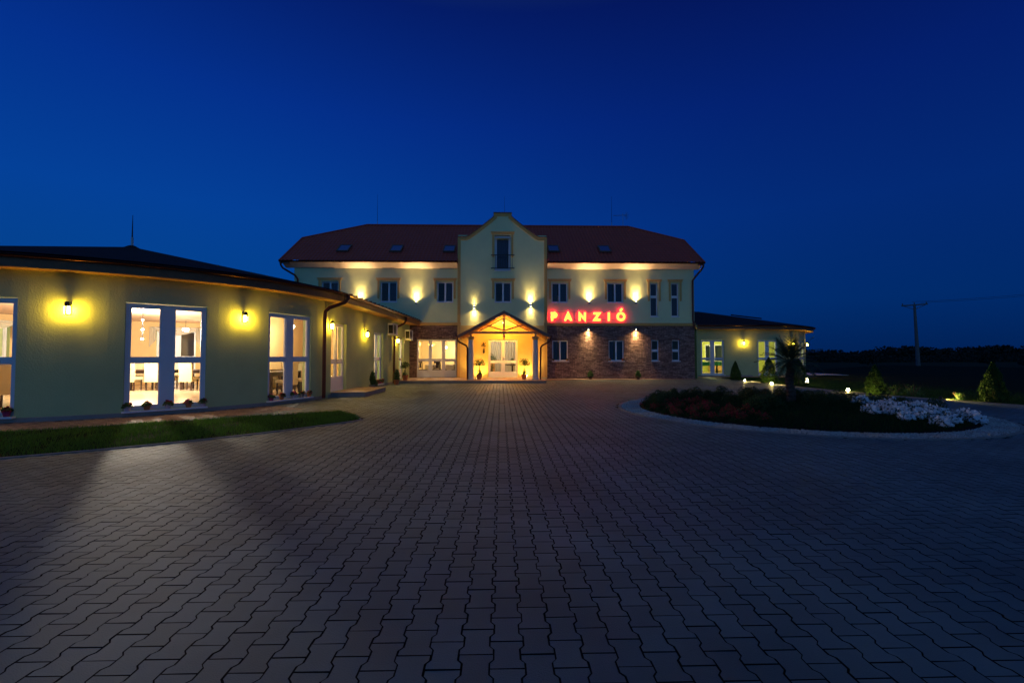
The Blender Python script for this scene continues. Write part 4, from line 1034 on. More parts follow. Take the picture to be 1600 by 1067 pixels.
def pendant(label, x, y, z, e, colr, mt, group, r=.16, ceil=3.0):
    t = thing('pendant_lamp', label, 'pendant lamp', (x, y, z), group)
    mb = MB(); mb.cyl((0, 0, .14), (0, 0, ceil - z - .02), .008, .008, 6); mb.build('cord', M_black, t)
    mb = MB(); mb.lathe([(.001, 0), (r * .7, .01), (r, .07), (r * .8, .13), (.02, .15)], (0, 0, 0), 16); mb.build('shade', mt, t, smooth=True)
    light('POINT', (0, 0, -.12), e, colr, .09, t, 'glow'); return t
pendant('bright pendant lamp high behind the left window of the right pavilion', 15.0, 34.6, 2.45, 190, (1, .92, .45), E_strip, 'lamps in the right pavilion', ceil=2.98)
pendant('pendant lamp behind the second window of the right pavilion', 19.0, 34.3, 2.45, 190, (1, .92, .45), E_strip, 'lamps in the right pavilion', ceil=2.98)

# ------------------------------------------------------------------ lamps in the left pavilion and other rooms
WARM = (1, .87, .68)
pt = thing('chandelier', 'tall slim chandelier in the middle of the left pavilion hall', 'chandelier', (LC[0], LC[1], 1.95), 'lamps in the left pavilion')
mb = MB(); mb.cyl((0, 0, .0), (0, 0, 1.04), .012, .012, 6); mb.build('stem', M_black, pt)
for z in (.02, .36, .70):
    mb = MB(); mb.lathe([(.001, 0), (.03, .005), (.042, .03), (.025, .055), (.01, .06)], (0, 0, z), 14); mb.build('lamp_shade', E_pend, pt, smooth=True)
    light('POINT', (0, 0, z - .06), 460, WARM, .10, pt, 'glow')
for i, (x, y, lb_) in enumerate(((-7.95, 12.75, 'pendant lamp hanging close behind the wide pavilion window'), (-14.8, 13.2, 'pendant lamp at the left end of the pavilion hall'), (-13.9, 20.4, 'pendant lamp at the back of the pavilion hall'), (-8.3, 18.2, 'pendant lamp behind the second complete pavilion window'))):
    pendant(lb_, x, y, 2.5, 12 if i == 0 else 70, WARM, E_pend, 'lamps in the left pavilion', r=.14)
pendant('pendant lamp behind the glazed door of the wing', -7.4, 17.9, 2.5, 130, WARM, E_pend, 'lamps in the wing')
pendant('pendant lamp behind the tall window of the wing', -7.7, 21.8, 2.5, 130, WARM, E_pend, 'lamps in the wing')
pendant('pendant lamp behind the far door of the wing', -7.5, 25.2, 2.5, 110, WARM, E_pend, 'lamps in the wing')
DW_ = (1, .80, .50)
pendant('pendant lamp behind the left pane of the dining room', -4.5, 29.5, 2.0, 62, DW_, E_pend, 'dining room lamps', r=.09)
pendant('pendant lamp behind the middle pane of the dining room', -3.65, 30.6, 1.9, 62, DW_, E_pend, 'dining room lamps', r=.08)
pendant('pendant lamp behind the right pane of the dining room', -2.9, 31.4, 1.85, 36, DW_, E_pend, 'dining room lamps', r=.07)
pendant('flat bright ceiling lamp in the entrance hall', -.2, 29.4, 2.62, 95, (1, .86, .62), E_pend, 'hall lamps', r=.28)

def sconce(label, x, y, z, rz):
    t = thing('wall_sconce', label, 'wall lamp', (x, y, z), rz=rz)
    mb = MB(); mb.box(-.03, .03, -.03, 0, -.06, .06); mb.build('plate', M_steel, t)
    mb = MB(); mb.lathe([(.03, 0), (.06, .03), (.07, .14), (.05, .16)], (0, -.09, 0), 12); mb.build('shade', emis('sconce_shade', (1, .8, .35), 14), t)
sconce('small glowing sconce on the far wall seen through the wide pavilion window', LC[0] + 6.48 * math.sin(R(168)), LC[1] - 6.48 * math.cos(R(168)), 1.95, R(168 + 180))

# ------------------------------------------------------------------ furniture
def hchair(first=[None]):
    if first[0]: return copy_tree(first[0])
    t = thing('dining_chair', '', 'chair')
    mb = MB(); mb.box(-.225, .225, -.225, .225, .40, .50); mb.box(-.225, .225, -.235, -.225, .30, .49); mb.build('seat', M_linen, t)
    mb = MB(); vs = []; prof_ = [(.19, .50), (.20, .75), (.225, 1.0), (.26, 1.12)]
    for y, z in prof_: vs += [(-.225, y, z), (.225, y, z), (.225, y + .07, z), (-.225, y + .07, z)]
    mb.add(vs, [(4*i+k, 4*i+(k+1) % 4, 4*i+4+(k+1) % 4, 4*i+4+k) for i in range(3) for k in range(4)] + [(0, 3, 2, 1), (12, 13, 14, 15)])
    mb.box(-.225, .225, .23, .265, .32, .505); mb.build('backrest', M_linen, t)
    for sx in (-.2, .17):
        for sy in (-.21, .18): mb = MB(); mb.box(sx, sx + .035, sy, sy + .035, 0, .40); mb.build('leg', M_dwood, t)
    first[0] = t; return t
def dtable(w_, d_, mt, first={}):
    if (w_, d_) in first: return copy_tree(first[(w_, d_)])
    t = thing('dining_table', '', 'table')
    mb = MB(); mb.box(-w_/2, w_/2, -d_/2, d_/2, .71, .76); mb.build('tabletop', mt, t)
    mb = MB(); mb.box(-w_/2 + .08, w_/2 - .08, -d_/2 + .06, -d_/2 + .085, .62, .709); mb.box(-w_/2 + .08, w_/2 - .08, d_/2 - .085, d_/2 - .06, .62, .709); mb.build('apron', mt, t)
    for sx in (-1, 1):
        for sy in (-1, 1): x = sx * (w_/2 - .07); y = sy * (d_/2 - .07); mb = MB(); mb.box(x - .045, x + .045, y - .045, y + .045, 0, .709); mb.build('leg', mt, t)
    first[(w_, d_)] = t; return t
TB = [(-13.9, 18.1, 6, 'wide pavilion window', 3), (-13.3, 12.4, 15, 'cut-off left pavilion window', 3), (-8.3, 19.1, 62, 'narrower right-hand pavilion window', 3), (-11.1, 18.3, 4, 'far middle of the pavilion hall', 3), (-7.75, 16.0, 80, 'pavilion corner by the downpipe', 2)]
for ti, (x, y, a, nm, k) in enumerate(TB):
    L_ = .85 * k
    t = dtable(L_, .8, M_dwood); t.location = (x, y, .115); t.rotation_euler.z = R(a); tag(t, 'long dark wooden dining table behind the ' + nm if ti != 3 else 'long dark wooden dining table in the ' + nm, 'table', 'dark dining tables in the pavilion')
    for side in (-1, 1):
        for q in range(k):
            c = hchair(); u = (q - (k - 1) / 2) * .78; v = side * .62
            ca, sa = math.cos(R(a)), math.sin(R(a))
            c.location = (x + u * ca - v * sa, y + u * sa + v * ca, .115); c.rotation_euler.z = R(a) + (0 if side > 0 else PI) + random.uniform(-.06, .06)
            tag(c, '%s cream chair on %s side of dark table %s' % (['first', 'middle', 'last'][q] if k == 3 else ['first', 'last'][q], 'far' if side > 0 else 'near', ['by wide pavilion window', 'by cut-off pavilion window', 'by narrow pavilion window', 'in far pavilion middle', 'at pavilion downpipe corner'][ti]), 'chair', 'cream high-backed chairs in the pavilion')
def wchair(first=[None]):
    if first[0]: return copy_tree(first[0])
    t = thing('wooden_chair', '', 'chair')
    mb = MB(); mb.box(-.21, .21, -.21, .21, .43, .47); mb.build('seat', M_dwood, t)
    for sx in (-.2, .165):
        mb = MB(); mb.box(sx, sx + .035, -.2, -.165, 0, .43); mb.build('leg', M_dwood, t)
        mb = MB(); mb.tube([(sx + .017, .19, 0), (sx + .017, .19, .45), (sx + .017, .21, .75), (sx + .017, .25, .95)], .02, 6); mb.build('leg', M_dwood, t)
    mb = MB(); mb.box(-.2, .2, .225, .26, .88, .97); mb.box(-.2, .2, .195, .22, .55, .59); mb.box(-.09, .09, .21, .235, .59, .88); mb.build('backrest', M_dwood, t)
    mb = MB(); mb.box(-.165, .165, -.19, -.175, .2, .23); mb.box(-.165, .165, .182, .197, .2, .23); mb.build('stretcher', M_dwood, t)
    first[0] = t; return t
def ctable(x, y, lb_):
    t = thing('cloth_table', lb_, 'table', (x, y, .1), 'white clothed tables in the dining room')
    mb = MB(); n_ = 48; vs = []
    for i in range(n_): a = 2 * PI * i / n_; rr_ = .44 + .03 * math.sin(a * 9); vs += [(.42 * math.cos(a), .42 * math.sin(a), .75), (rr_ * math.cos(a), rr_ * math.sin(a), .28)]
    mb.add(vs, [(2*i, (2*i+2) % (2*n_), (2*i+3) % (2*n_), 2*i+1) for i in range(n_)] + [tuple(range(0, 2*n_, 2))]); mb.build('tablecloth', M_cloth, t, smooth=False)
    mb = MB(); mb.lathe([(.25, 0), (.05, .03), (.04, .7), (.3, .73)], (0, 0, 0), 12); mb.build('pedestal', M_dwood, t)
ctable(-4.35, 28.9, 'white clothed round table behind the left dining room pane'); ctable(-3.15, 29.1, 'white clothed round table behind the right dining room pane')
for x, y, a, lb_ in ((-4.85, 28.6, 60, 'dark wooden chair at the left end of the dining room glazing'), (-4.0, 28.3, 200, 'dark wooden chair with its back to the left dining room mullion'), (-3.62, 28.6, 80, 'dark wooden chair in the middle dining room pane'),
                    (-2.8, 28.45, 205, 'dark wooden chair behind the right dining room mullion'), (-2.5, 28.9, 270, 'dark wooden chair at the right end of the dining room glazing'), (-4.1, 29.5, 10, 'dark wooden chair beyond the left clothed table')):
    c = wchair(); c.location = (x, y, .1); c.rotation_euler.z = R(a); tag(c, lb_, 'chair', 'dark wooden chairs in the dining room')
# entrance hall
ht = thing('hall_table', 'dark table with flowers in the entrance hall behind the right door leaf', 'table', (.75, 29.6, .1))
mb = MB(); mb.lathe([(.45, .70), (.46, .74), (.40, .75)], (0, 0, 0), 24); mb.build('tabletop', M_dwood, ht); mb = MB(); mb.lathe([(.25, 0), (.06, .05), (.05, .65), (.2, .70)], (0, 0, 0), 12); mb.build('pedestal', M_dwood, ht)
hc = thing('hall_curtain', 'long pale curtain across the back of the entrance hall', 'curtain', (.2, 31.2, .1), world=True)
curtain_panel(hc, TM(.2, 31.15, .1), -1.3, 1.6, 0, .02, 2.6, M_voile, 16, .04, 'drape')
hd = thing('reception_desk', 'low pale reception desk in the entrance hall behind the left door leaf', 'desk', (-.9, 30.3, .1))
mb = MB(); mb.box(-.5, .5, -.3, .3, 0, 1.0); mb.build('front', M_woodl, hd); mb = MB(); mb.box(-.55, .55, -.35, .35, 1.002, 1.04); mb.build('worktop', M_dwood, hd)

# ------------------------------------------------------------------ foliage helpers
def leaf_quads(P, size, up_bias=0, aspect=1.0):
    n = len(P); d = rng.normal(size=(n, 3)); d[:, 2] += up_bias; d /= np.linalg.norm(d, axis=1)[:, None]
    e = rng.normal(size=(n, 3)); e -= d * (e * d).sum(1)[:, None]; e /= np.linalg.norm(e, axis=1)[:, None]
    s = size * rng.uniform(.6, 1.3, n)[:, None]
    a = P - d * s; b = P + e * s * .45 * aspect; c = P + d * s; f = P - e * s * .45 * aspect
    V = np.stack([a, b, c, f], 1).reshape(-1, 3); F_ = np.arange(4 * n).reshape(-1, 4); return V, F_
def blob_pts(n, rx, ry, rz, lumps=9, z0=0):
    cs = rng.normal(size=(lumps, 3)); cs /= np.linalg.norm(cs, axis=1)[:, None]; cs[:, 2] = np.abs(cs[:, 2])
    k = rng.integers(0, lumps, n); q = rng.normal(size=(n, 3)); q /= np.linalg.norm(q, axis=1)[:, None]
    q *= rng.uniform(.75, 1.0, n)[:, None] ** .5
    p = cs[k] * .55 + q * .45 * rng.uniform(.8, 1.1, n)[:, None]
    p[:, 2] = np.abs(p[:, 2]); return p * np.array([rx, ry, rz]) + np.array([0, 0, z0])
def leafy(name, P, size, mt, parent, **k):
    V, F_ = leaf_quads(P, size, **k); return npmesh(name, V, [F_], mt, parent)

# conifers
def conifer(label, x, y, h, r, seed):
    global rng
    rng = np.random.default_rng(seed)
    t = thing('conifer', label, 'tree', (x, y, -.02), 'small conifers along the lawn edge')
    mb = MB(); mb.tube([(0, 0, 0), (.01, 0, h * .4), (0, .01, h * .85)], [.035, .025, .006], 6); mb.build('trunk', M_bark, t)
    n = 5200; z = rng.uniform(.02, 1, n) ** 1.25; prof_ = np.sin(np.clip(z * 1.1 + .28, 0, 1.35) * PI / 1.35 * .98 + .0) 
    rad = r * np.interp(z, [0, .10, .28, .55, .8, 1], [.80, .98, 1, .74, .40, .03]); a = rng.uniform(0, 2 * PI, n)
    lump = 1 + .16 * np.sin(a * 5 + z * 9 + seed) + .10 * np.sin(a * 9 - z * 23)
    rr_ = rad * lump * rng.uniform(.55, 1.05, n) ** .5
    P = np.stack([rr_ * np.cos(a), rr_ * np.sin(a), z * h], -1)
    leafy('crown', P, .035, M_conif, t, up_bias=1.1, aspect=.8)
conifer('dark rounded conifer against the right pavilion wall between its windows', 13.7, 26.3, 1.12, .27, 1)
conifer('conifer beside the bright spotlight in front of the second right pavilion window', 13.95, 23.4, 1.35, .37, 2)
conifer('conifer half hidden behind the palm trunk', 13.85, 20.9, 1.30, .40, 3)
conifer('green cone shaped conifer left of the grass spotlight, middle of the lawn edge', 13.55, 16.2, 1.10, .285, 4)
conifer('pointed conifer lit from its left side, furthest right in the photo', 14.85, 13.4, 1.24, .285, 5)
rng = np.random.default_rng(11)

# ------------------------------------------------------------------ planted island
isl = arc_kerb('island_kerb', IC, IR + .0, IR + .075, 0, 360, -.03, .012, M_kerb, 120); tag(isl, kind='structure')
n = 26000; a = rng.uniform(0, 2 * PI, n); r0 = np.sqrt(rng.uniform(3.62 ** 2, (IR - .01) ** 2, n))
sz = rng.uniform(.007, .019, n); base = np.array([(1, 0, 0), (-.5, .87, 0), (-.5, -.87, 0), (0, 0, .9), (0, 0, -.5)])
ca, sa = np.cos(a * 7), np.sin(a * 7)
V = base[None] * sz[:, None, None] * rng.uniform(.7, 1.3, (n, 5, 1))
Vx = V[..., 0] * ca[:, None] - V[..., 1] * sa[:, None]; Vy = V[..., 0] * sa[:, None] + V[..., 1] * ca[:, None]
V = np.stack([Vx + (IC[0] + r0 * np.cos(a))[:, None], Vy + (IC[1] + r0 * np.sin(a))[:, None], V[..., 2] + rng.uniform(0, .018, n)[:, None]], -1).reshape(-1, 3)
b = (np.arange(n) * 5)[:, None, None]; F_ = (b + np.array([[0, 1, 3], [1, 2, 3], [2, 0, 3], [1, 0, 4], [2, 1, 4], [0, 2, 4]])[None]).reshape(-1, 3)
tag(npmesh('gravel', V, [F_], M_peb), kind='stuff')
mb = MB(); disc(mb, IC, IR, -.004, 96); tag(mb.build('gravel_bed', mat('gravel_fines', (.14, .135, .13), .9, var=.4, vscale=30, bump=1, bscale=90)), kind='structure')
mb = MB(); vs = []; nr, na = 14, 80
for i in range(nr + 1):
    for j in range(na):
        t_ = 2 * PI * j / na; r1 = 3.62 * i / nr; z = .20 * (1 - (i / nr) ** 2.2) + .01 * math.sin(5 * t_ + i)
        vs.append((IC[0] + r1 * math.cos(t_), IC[1] + r1 * math.sin(t_), z))
mb.add(vs, [(i*na+j, i*na+(j+1) % na, (i+1)*na+(j+1) % na, (i+1)*na+j) for i in range(nr) for j in range(na)]); tag(mb.build('planting_bed', M_soil, smooth=True), kind='structure')
def bedz(x, y):
    q = math.hypot(x - IC[0], y - IC[1]) / 3.62; return .20 * (1 - min(1, q) ** 2.2)
n = 50000; a = rng.uniform(0, 2 * PI, n); r0 = np.sqrt(rng.uniform(0, 3.5 ** 2, n)); X_ = IC[0] + r0 * np.cos(a); Y_ = IC[1] + r0 * np.sin(a)
o = blades('bed_grass', X_, Y_, .03, .09, .005, mat('dark_ground_cover', (.018, .045, .012), .8, rnd=.4, spec=.1), 0)
co = np.empty(len(o.data.vertices) * 3, dtype=np.float32); o.data.vertices.foreach_get('co', co); co = co.reshape(-1, 3)
zz = np.repeat(.20 * (1 - (r0 / 3.62) ** 2.2), 5); co[:, 2] += zz; o.data.vertices.foreach_set('co', co.ravel()); o.data.update()

def boxwood(label, x, y, r, h, group, first=[]):
    if len(first) < 3:
        t = thing('boxwood_shrub', label, 'shrub', (0, 0, 0), group)
        mb = MB()
        for k in range(5): aa = k * 1.26; mb.tube([(0, 0, 0), (.12 * math.cos(aa), .12 * math.sin(aa), .3), (.3 * math.cos(aa), .3 * math.sin(aa), .7)], [.02, .015, .006], 5)
        mb.build('stem', M_bark, t); leafy('foliage', blob_pts(2600, 1, 1, 1, 14), .055, M_leaf, t); first.append(t)
    else: t = copy_tree(first[(len(boxes_)) % 3])
    t.location = (x, y, bedz(x, y) - .02); t.scale = (r, r, h); t.rotation_euler.z = random.uniform(0, 6); tag(t, label, 'shrub', group); boxes_.append(t)
boxes_ = []
# clipped mounds round the back and middle of the island
ang = [172, 163, 154, 145, 136, 127, 118, 109, 100, 91]
for i, a_ in enumerate(ang):
    x = IC[0] + 3.2 * math.cos(R(a_)); y = IC[1] + 3.2 * math.sin(R(a_))
    boxwood('low rounded boxwood mound in the dark row along the back rim of the island', x, y, .32 + .05 * math.sin(i * 2.1), .36 + .06 * math.sin(i * 3), 'rounded shrubs along the back rim of the island')
for i, (x, y) in enumerate(((6.0, 10.6), (6.5, 10.9), (6.9, 11.5), (7.0, 12.6), (7.5, 12.9), (6.3, 12.3), (7.9, 11.3), (8.3, 12.6), (8.9, 12.9), (8.6, 13.7), (7.6, 14.0))):
    boxwood('rounded boxwood mound in the dark middle of the island near the palm', x, y, .34 + .05 * math.sin(i), .36 + .05 * math.cos(i * 2), 'rounded shrubs in the middle of the island')
for i, (x, y) in enumerate(((9.3, 12.4), (9.7, 11.6), (10.15, 11.3), (10.35, 10.6), (8.6, 11.9), (9.9, 12.6), (10.5, 12.2))):
    boxwood('boxwood mound behind the white flowers on the island', x, y, .33, .36 + .04 * math.cos(i * 2), 'rounded shrubs behind the white flowers')
def flower(kind, label, x, y, s, group, first={}):
    if kind not in first:
        t = thing('flowering_plant', label, 'flower', (0, 0, 0), group)
        leafy('foliage', blob_pts(420, 1, 1, .8, 8), .09, M_leaf, t)
        Pb = blob_pts(170 if kind == 'white' else 130, 1.04, 1.04, 1.0, 9, .10)
        V, F_ = leaf_quads(Pb, .13 if kind == 'white' else .08, up_bias=0, aspect=2.0); npmesh('blossoms', V, [F_], M_fwhite if kind == 'white' else M_fred, t)
        first[kind] = t
    else: t = copy_tree(first[kind])
    t.location = (x, y, bedz(x, y) - .01); t.scale = (s, s, s); t.rotation_euler.z = random.uniform(0, 6); tag(t, label, 'flower', group)
random.seed(3)
pts = []
for tries in range(4000):
    a_ = random.uniform(-70, 10); r1 = random.uniform(1.9, 3.5)
    x = IC[0] + r1 * math.cos(R(a_)); y = IC[1] + r1 * math.sin(R(a_))
    if x < 8.1: continue
    if all(math.hypot(x - p[0], y - p[1]) > .42 for p in pts): pts.append((x, y))
    if len(pts) >= 25: break
for x, y in pts: flower('white', 'white flowering plant in the bright clump at the right end of the island', x, y, random.uniform(.19, .29), 'white flowers on the island')
pts = []
for tries in range(4000):
    a_ = random.uniform(150, 232); r1 = random.uniform(2.0, 3.5)
    x = IC[0] + r1 * math.cos(R(a_)); y = IC[1] + r1 * math.sin(R(a_))
    if x > 5.7: continue
    if all(math.hypot(x - p[0], y - p[1]) > .25 for p in pts): pts.append((x, y))
    if len(pts) >= 44: break
for x, y in pts: flower('red', 'dark red flowering plant in the clump at the left end of the island', x, y, random.uniform(.13, .19), 'red flowers on the island')

# palm
pm = thing('palm_tree', 'small palm with shaggy trunk and spreading fronds in the middle of the island', 'tree', (7.6, 11.8, .15))
mb = MB(); n_ = 22; mb.tube([(0.02 * math.sin(i * .4), .015 * math.cos(i * .5), 1.12 * i / n_) for i in range(n_ + 1)], [.105 - .025 * i / n_ + (.018 if i % 2 else 0) for i in range(n_ + 1)], 12)
rng = np.random.default_rng(5)
for k in range(140):
    a_ = k * 2.4; z = .1 + .98 * k / 140; r_0 = .088 - .016 * z
    p = Vector((r_0 * math.cos(a_), r_0 * math.sin(a_), z)); q = p + Vector((.055 * math.cos(a_), .055 * math.sin(a_), .075))
    s_ = Vector((-math.sin(a_), math.cos(a_), 0)) * .022
    mb.add([p - s_, p + s_, q], [(0, 1, 2)])
mb.build('trunk', M_bark, pm)
random.seed(12)
for k in range(38):
    az = k * 2.39996; el_ = R(84 - 118 * (k / 38) ** 1.0 + random.uniform(-6, 6)); Lr = random.uniform(.62, .84)
    pts_ = []; d = Vector((math.cos(az) * math.cos(el_), math.sin(az) * math.cos(el_), math.sin(el_))); p = Vector((.04 * math.cos(az), .04 * math.sin(az), 1.11))
    ns = 14
    for i in range(ns + 1):
        pts_.append(p.copy()); p = p + d * (Lr / ns); d = (d + Vector((0, 0, -.045 - .03 * i / ns))).normalized()
    V = []; F_ = []
    for i in range(3, ns + 1):
        c = pts_[i]; t_ = (pts_[i] - pts_[i - 1]).normalized(); sd_ = t_.cross(Vector((0, 0, 1)))
        if sd_.length < .1: sd_ = Vector((-math.sin(az), math.cos(az), 0))
        sd_.normalize(); u = i / ns; ll = .27 * math.sin(PI * (u * .8 + .18)) + .03
        for sub in (0, .5):
            cc = c - t_ * (Lr / ns) * sub
            for sg in (-1, 1):
                tip = cc + sd_ * sg * ll * .7 + t_ * ll * .75 + Vector((0, 0, -.10 * ll + random.uniform(-.02, .05)))
                w_ = t_ * .011; b_ = len(V); V += [cc - w_, cc + w_, tip]; F_.append((b_, b_ + 1, b_ + 2))
    mb = MB(); mb.tube(pts_, [.013 - .010 * i / ns for i in range(ns + 1)], 5); mb.add(V, F_); mb.build('frond', M_palm, pm)

# ------------------------------------------------------------------ potted plants
def pot_plant(name, label, cat, x, y, z, pot_r, pot_h, potm, kind, h, group=None, seed=0):
    global rng
    rng = np.random.default_rng(100 + seed)
    t = thing(name, label, cat, (x, y, z), group)
    mb = MB(); mb.lathe([(pot_r * .68, 0), (pot_r * .95, pot_h * .85), (pot_r * 1.08, pot_h * .86), (pot_r * 1.08, pot_h), (pot_r * .9, pot_h), (pot_r * .85, pot_h * .85), (.001, pot_h * .85)], (0, 0, 0), 16); mb.build('pot', potm, t, smooth=False)
    if kind == 'geranium':
        leafy('foliage', blob_pts(180, pot_r * 1.5, pot_r * 1.5, h, 7, pot_h * .8), .028, M_leafp, t, aspect=1.6)
        V, F_ = leaf_quads(blob_pts(70, pot_r * 1.5, pot_r * 1.5, h, 5, pot_h), .02, aspect=2); npmesh('blossoms', V, [F_], [M_fpink, M_fred][seed % 2], t)
    elif kind == 'bush':
        mb = MB(); mb.tube([(0, 0, pot_h * .8), (.02, 0, pot_h + h * .4)], .012, 5); mb.build('stem', M_bark, t)
        P = blob_pts(700, pot_r * 1.3, pot_r * 1.3, h, 10, pot_h * .8); leafy('foliage', P, .04, M_leafp, t, up_bias=.6, aspect=1.2)
    elif kind == 'standard':   # bare stem with a head of leaves
        mb = MB(); mb.tube([(0, 0, pot_h * .8), (.01, .01, pot_h + h * .35), (0, 0, pot_h + h * .7)], [.022, .017, .012], 6)
        for k in range(7): a_ = k * .9; mb.tube([(0, 0, pot_h + h * (.5 + .03 * k)), (.12 * math.cos(a_), .12 * math.sin(a_), pot_h + h * .72), (.25 * math.cos(a_), .22 * math.sin(a_), pot_h + h * (.85 + .03 * k))], [.009, .006, .003], 4)
        mb.build('stem', M_bark, t)
        P = blob_pts(420, .34, .34, h * .5, 12, pot_h + h * .52); P2 = blob_pts(160, .14, .14, h * .45, 6, pot_h * .9)
        leafy('foliage', np.concatenate([P, P2]), .045, M_leafp, t, up_bias=.5, aspect=.8)
    return t
pot_plant('potted_shrub', 'potted leafy shrub in terracotta pot left of the entrance door', 'potted plant', -1.18, 25.0, .133, .16, .26, M_terra, 'standard', .95, 'plants flanking the entrance', 1)
pot_plant('potted_shrub', 'potted leafy shrub in terracotta pot right of the entrance door', 'potted plant', 1.28, 25.0, .133, .16, .26, M_terra, 'standard', .95, 'plants flanking the entrance', 2)
pot_plant('potted_shrub', 'bushy potted shrub against the wing between doorstep and tall window', 'potted plant', -5.28, 18.95, 0, .15, .22, M_conc, 'bush', .62, None, 3)
pot_plant('potted_shrub', 'bushy potted shrub beside the thin wing downpipe', 'potted plant', -5.15, 22.6, 0, .15, .25, M_terra, 'bush', .62, None, 4)
pot_plant('potted_shrub', 'slender potted shrub at the left end of the terrace', 'potted plant', -5.05, 24.2, .133, .16, .26, M_terra, 'standard', .7, None, 5)
pot_plant('potted_shrub', 'small potted shrub at the foot of the brick wall under the sign', 'potted plant', 5.3, 26.9, .03, .14, .18, M_dwood, 'bush', .40, 'small shrubs along the brick wall', 6)
pot_plant('potted_shrub', 'small potted shrub at the foot of the brick wall left of the slim windows', 'potted plant', 8.15, 26.9, .03, .14, .18, M_dwood, 'bush', .40, 'small shrubs along the brick wall', 7)
sd = 10
def sill_pots(c, offs_, nm, mats_):
    global sd
    a = R(c); rad = LR * math.cos(R(wa)) + .035
    for k, u in enumerate(offs_):
        x = LC[0] + rad * math.sin(a) + u * math.cos(a); y = LC[1] - rad * math.cos(a) + u * math.sin(a)
        sd += 1
        pot_plant('flower_pot', '%s flower pot from the left on the sill of the %s' % (['first', 'second', 'third', 'fourth', 'fifth'][k], nm), 'flower pot', x, y, .135, .072, .11, mats_[k], 'geranium', .11, 'flower pots on the window sills', sd)
sill_pots(41.8, (-.72, -.37, .03, .44, .74), 'wide pavilion window', (M_potw, M_terra, M_potw, M_terra, M_potw))
sill_pots(68.6, (-.70, -.34, .10, .42, .72), 'narrower right-hand pavilion window', (M_potp, M_terra, M_potw, M_conc, M_terra))
sill_pots(13.2, (.1, .42, .70), 'cut-off left pavilion window', (M_terra, M_potw, M_potp))
for k in range(4):
    sd += 1; y = 20.6 + k * .36
    pot_plant('flower_pot', '%s flower pot from the left on the sill of the tall wing window' % ['first', 'second', 'third', 'fourth'][k], 'flower pot', wing_x(y) + .02, y, .13, .08, .11, M_terra if k % 2 else M_potp, 'geranium', .12, 'flower pots on the window sills', sd)
for k, (x, lb_) in enumerate(((3.15, 'left corner of the first brick wall window'), (3.97, 'right corner of the first brick wall window'), (6.55, 'left corner of the second brick wall window'), (7.34, 'right corner of the second brick wall window'))):
    sd += 1; pot_plant('flower_pot', 'tiny flower pot on the sill at the ' + lb_, 'flower pot', x, FY + .03, 1.105, .055, .08, M_terra, 'geranium', .07, 'flower pots on the brick wall sills', sd)
pot_plant('indoor_plant', 'leafy indoor plant in the entrance hall behind the left door leaf', 'potted plant', -.55, 28.6, .1, .18, .3, M_terra, 'standard', 1.2, None, 40)
pot_plant('indoor_plant', 'spreading plant standing on the dark table in the entrance hall', 'potted plant', .75, 29.6, .852, .1, .12, M_potw, 'bush', .3, None, 41)

# ------------------------------------------------------------------ ground lights
def ground_spot(label, x, y, z, tgt, e, colr=(1, .70, .16), lens=True, name='garden_spotlight', group='small ground spotlights', size=120):
    t = thing(name, label, 'spotlight', (x, y, z), group)
    d = (Vector(tgt) - Vector((x, y, z + .08))).normalized(); c = Vector((0, 0, .08))
    mb = MB(); mb.cyl((0, 0, -.02), (0, 0, .06), .008, .008, 6); mb.box(-.02, .02, -.02, .02, .05, .065); mb.build('spike', M_black, t)
    mb = MB(); mb.cyl(c - d * .05, c + d * .035, .035, .045, 12); mb.build('head', M_black, t)
    if lens: mb = MB(); mb.cyl(c + d * .036, c + d * .042, .05, .05, 12); mb.build('lens', E_spike if e > 5 else E_lens, t)
    light('SPOT', tuple(c + d * .05), e, colr, .02, t, 'beam', target=tuple(c + d), size=size, blend=.4)
    return t
ground_spot('spotlight on the terrace throwing light up behind the left entrance shrub', -1.30, 26.35, .133, (-1.3, 26.95, 1.0), 110, (1, .62, .12), group='entrance uplights')
ground_spot('spotlight on the terrace throwing light up behind the right entrance shrub', 1.5, 26.35, .133, (1.5, 26.95, 1.0), 110, (1, .62, .12), group='entrance uplights')
G_ = 'garden spotlights along the lawn edge'
ground_spot('brightest garden spotlight facing the drive in front of the second right pavilion window', 13.35, 22.2, -.02, (12.2, 18.4, .25), 60, group=G_, size=150)
ground_spot('starlike garden spotlight between the bollard light and the middle conifer', 13.74, 17.75, -.02, (12.3, 14.6, .3), 50, group=G_, size=150)
ground_spot('garden spotlight aimed at the pointed conifer furthest right', 14.15, 14.35, -.02, (14.85, 13.5, .45), 110, group=G_, lens=False)
ground_spot('small garden spotlight at the foot of the right pavilion beside the rounded conifer', 13.45, 24.9, -.02, (14.0, 23.6, .2), 40, group=G_)
ground_spot('added fill spotlight aimed at the middle conifer', 12.98, 15.75, -.02, (13.55, 16.2, .45), 16, group=G_, lens=False)  # fill lamp added low and lensless to brighten the middle conifer
ground_spot('added fill spotlight aimed along the grass at the conifer behind the palm', 13.45, 22.6, -.02, (14.0, 23.4, .4), 20, group=G_, lens=False)  # added lamp with no visible lens, brightens grass and conifer
bo = thing('bollard_light', 'short lit white bollard lamp on the lawn right of the palm', 'bollard lamp', (14.45, 21.2, -.02))
mb = MB(); mb.cyl((0, 0, 0), (0, 0, .17), .035, .035, 12); mb.build('post', M_steel, bo)
mb = MB(); mb.cyl((0, 0, .17), (0, 0, .40), .065, .065, 14); mb.build('glass', E_boll, bo, smooth=True)
mb = MB(); mb.cyl((0, 0, .401), (0, 0, .425), .08, .08, 14); mb.build('cap', M_steel, bo)
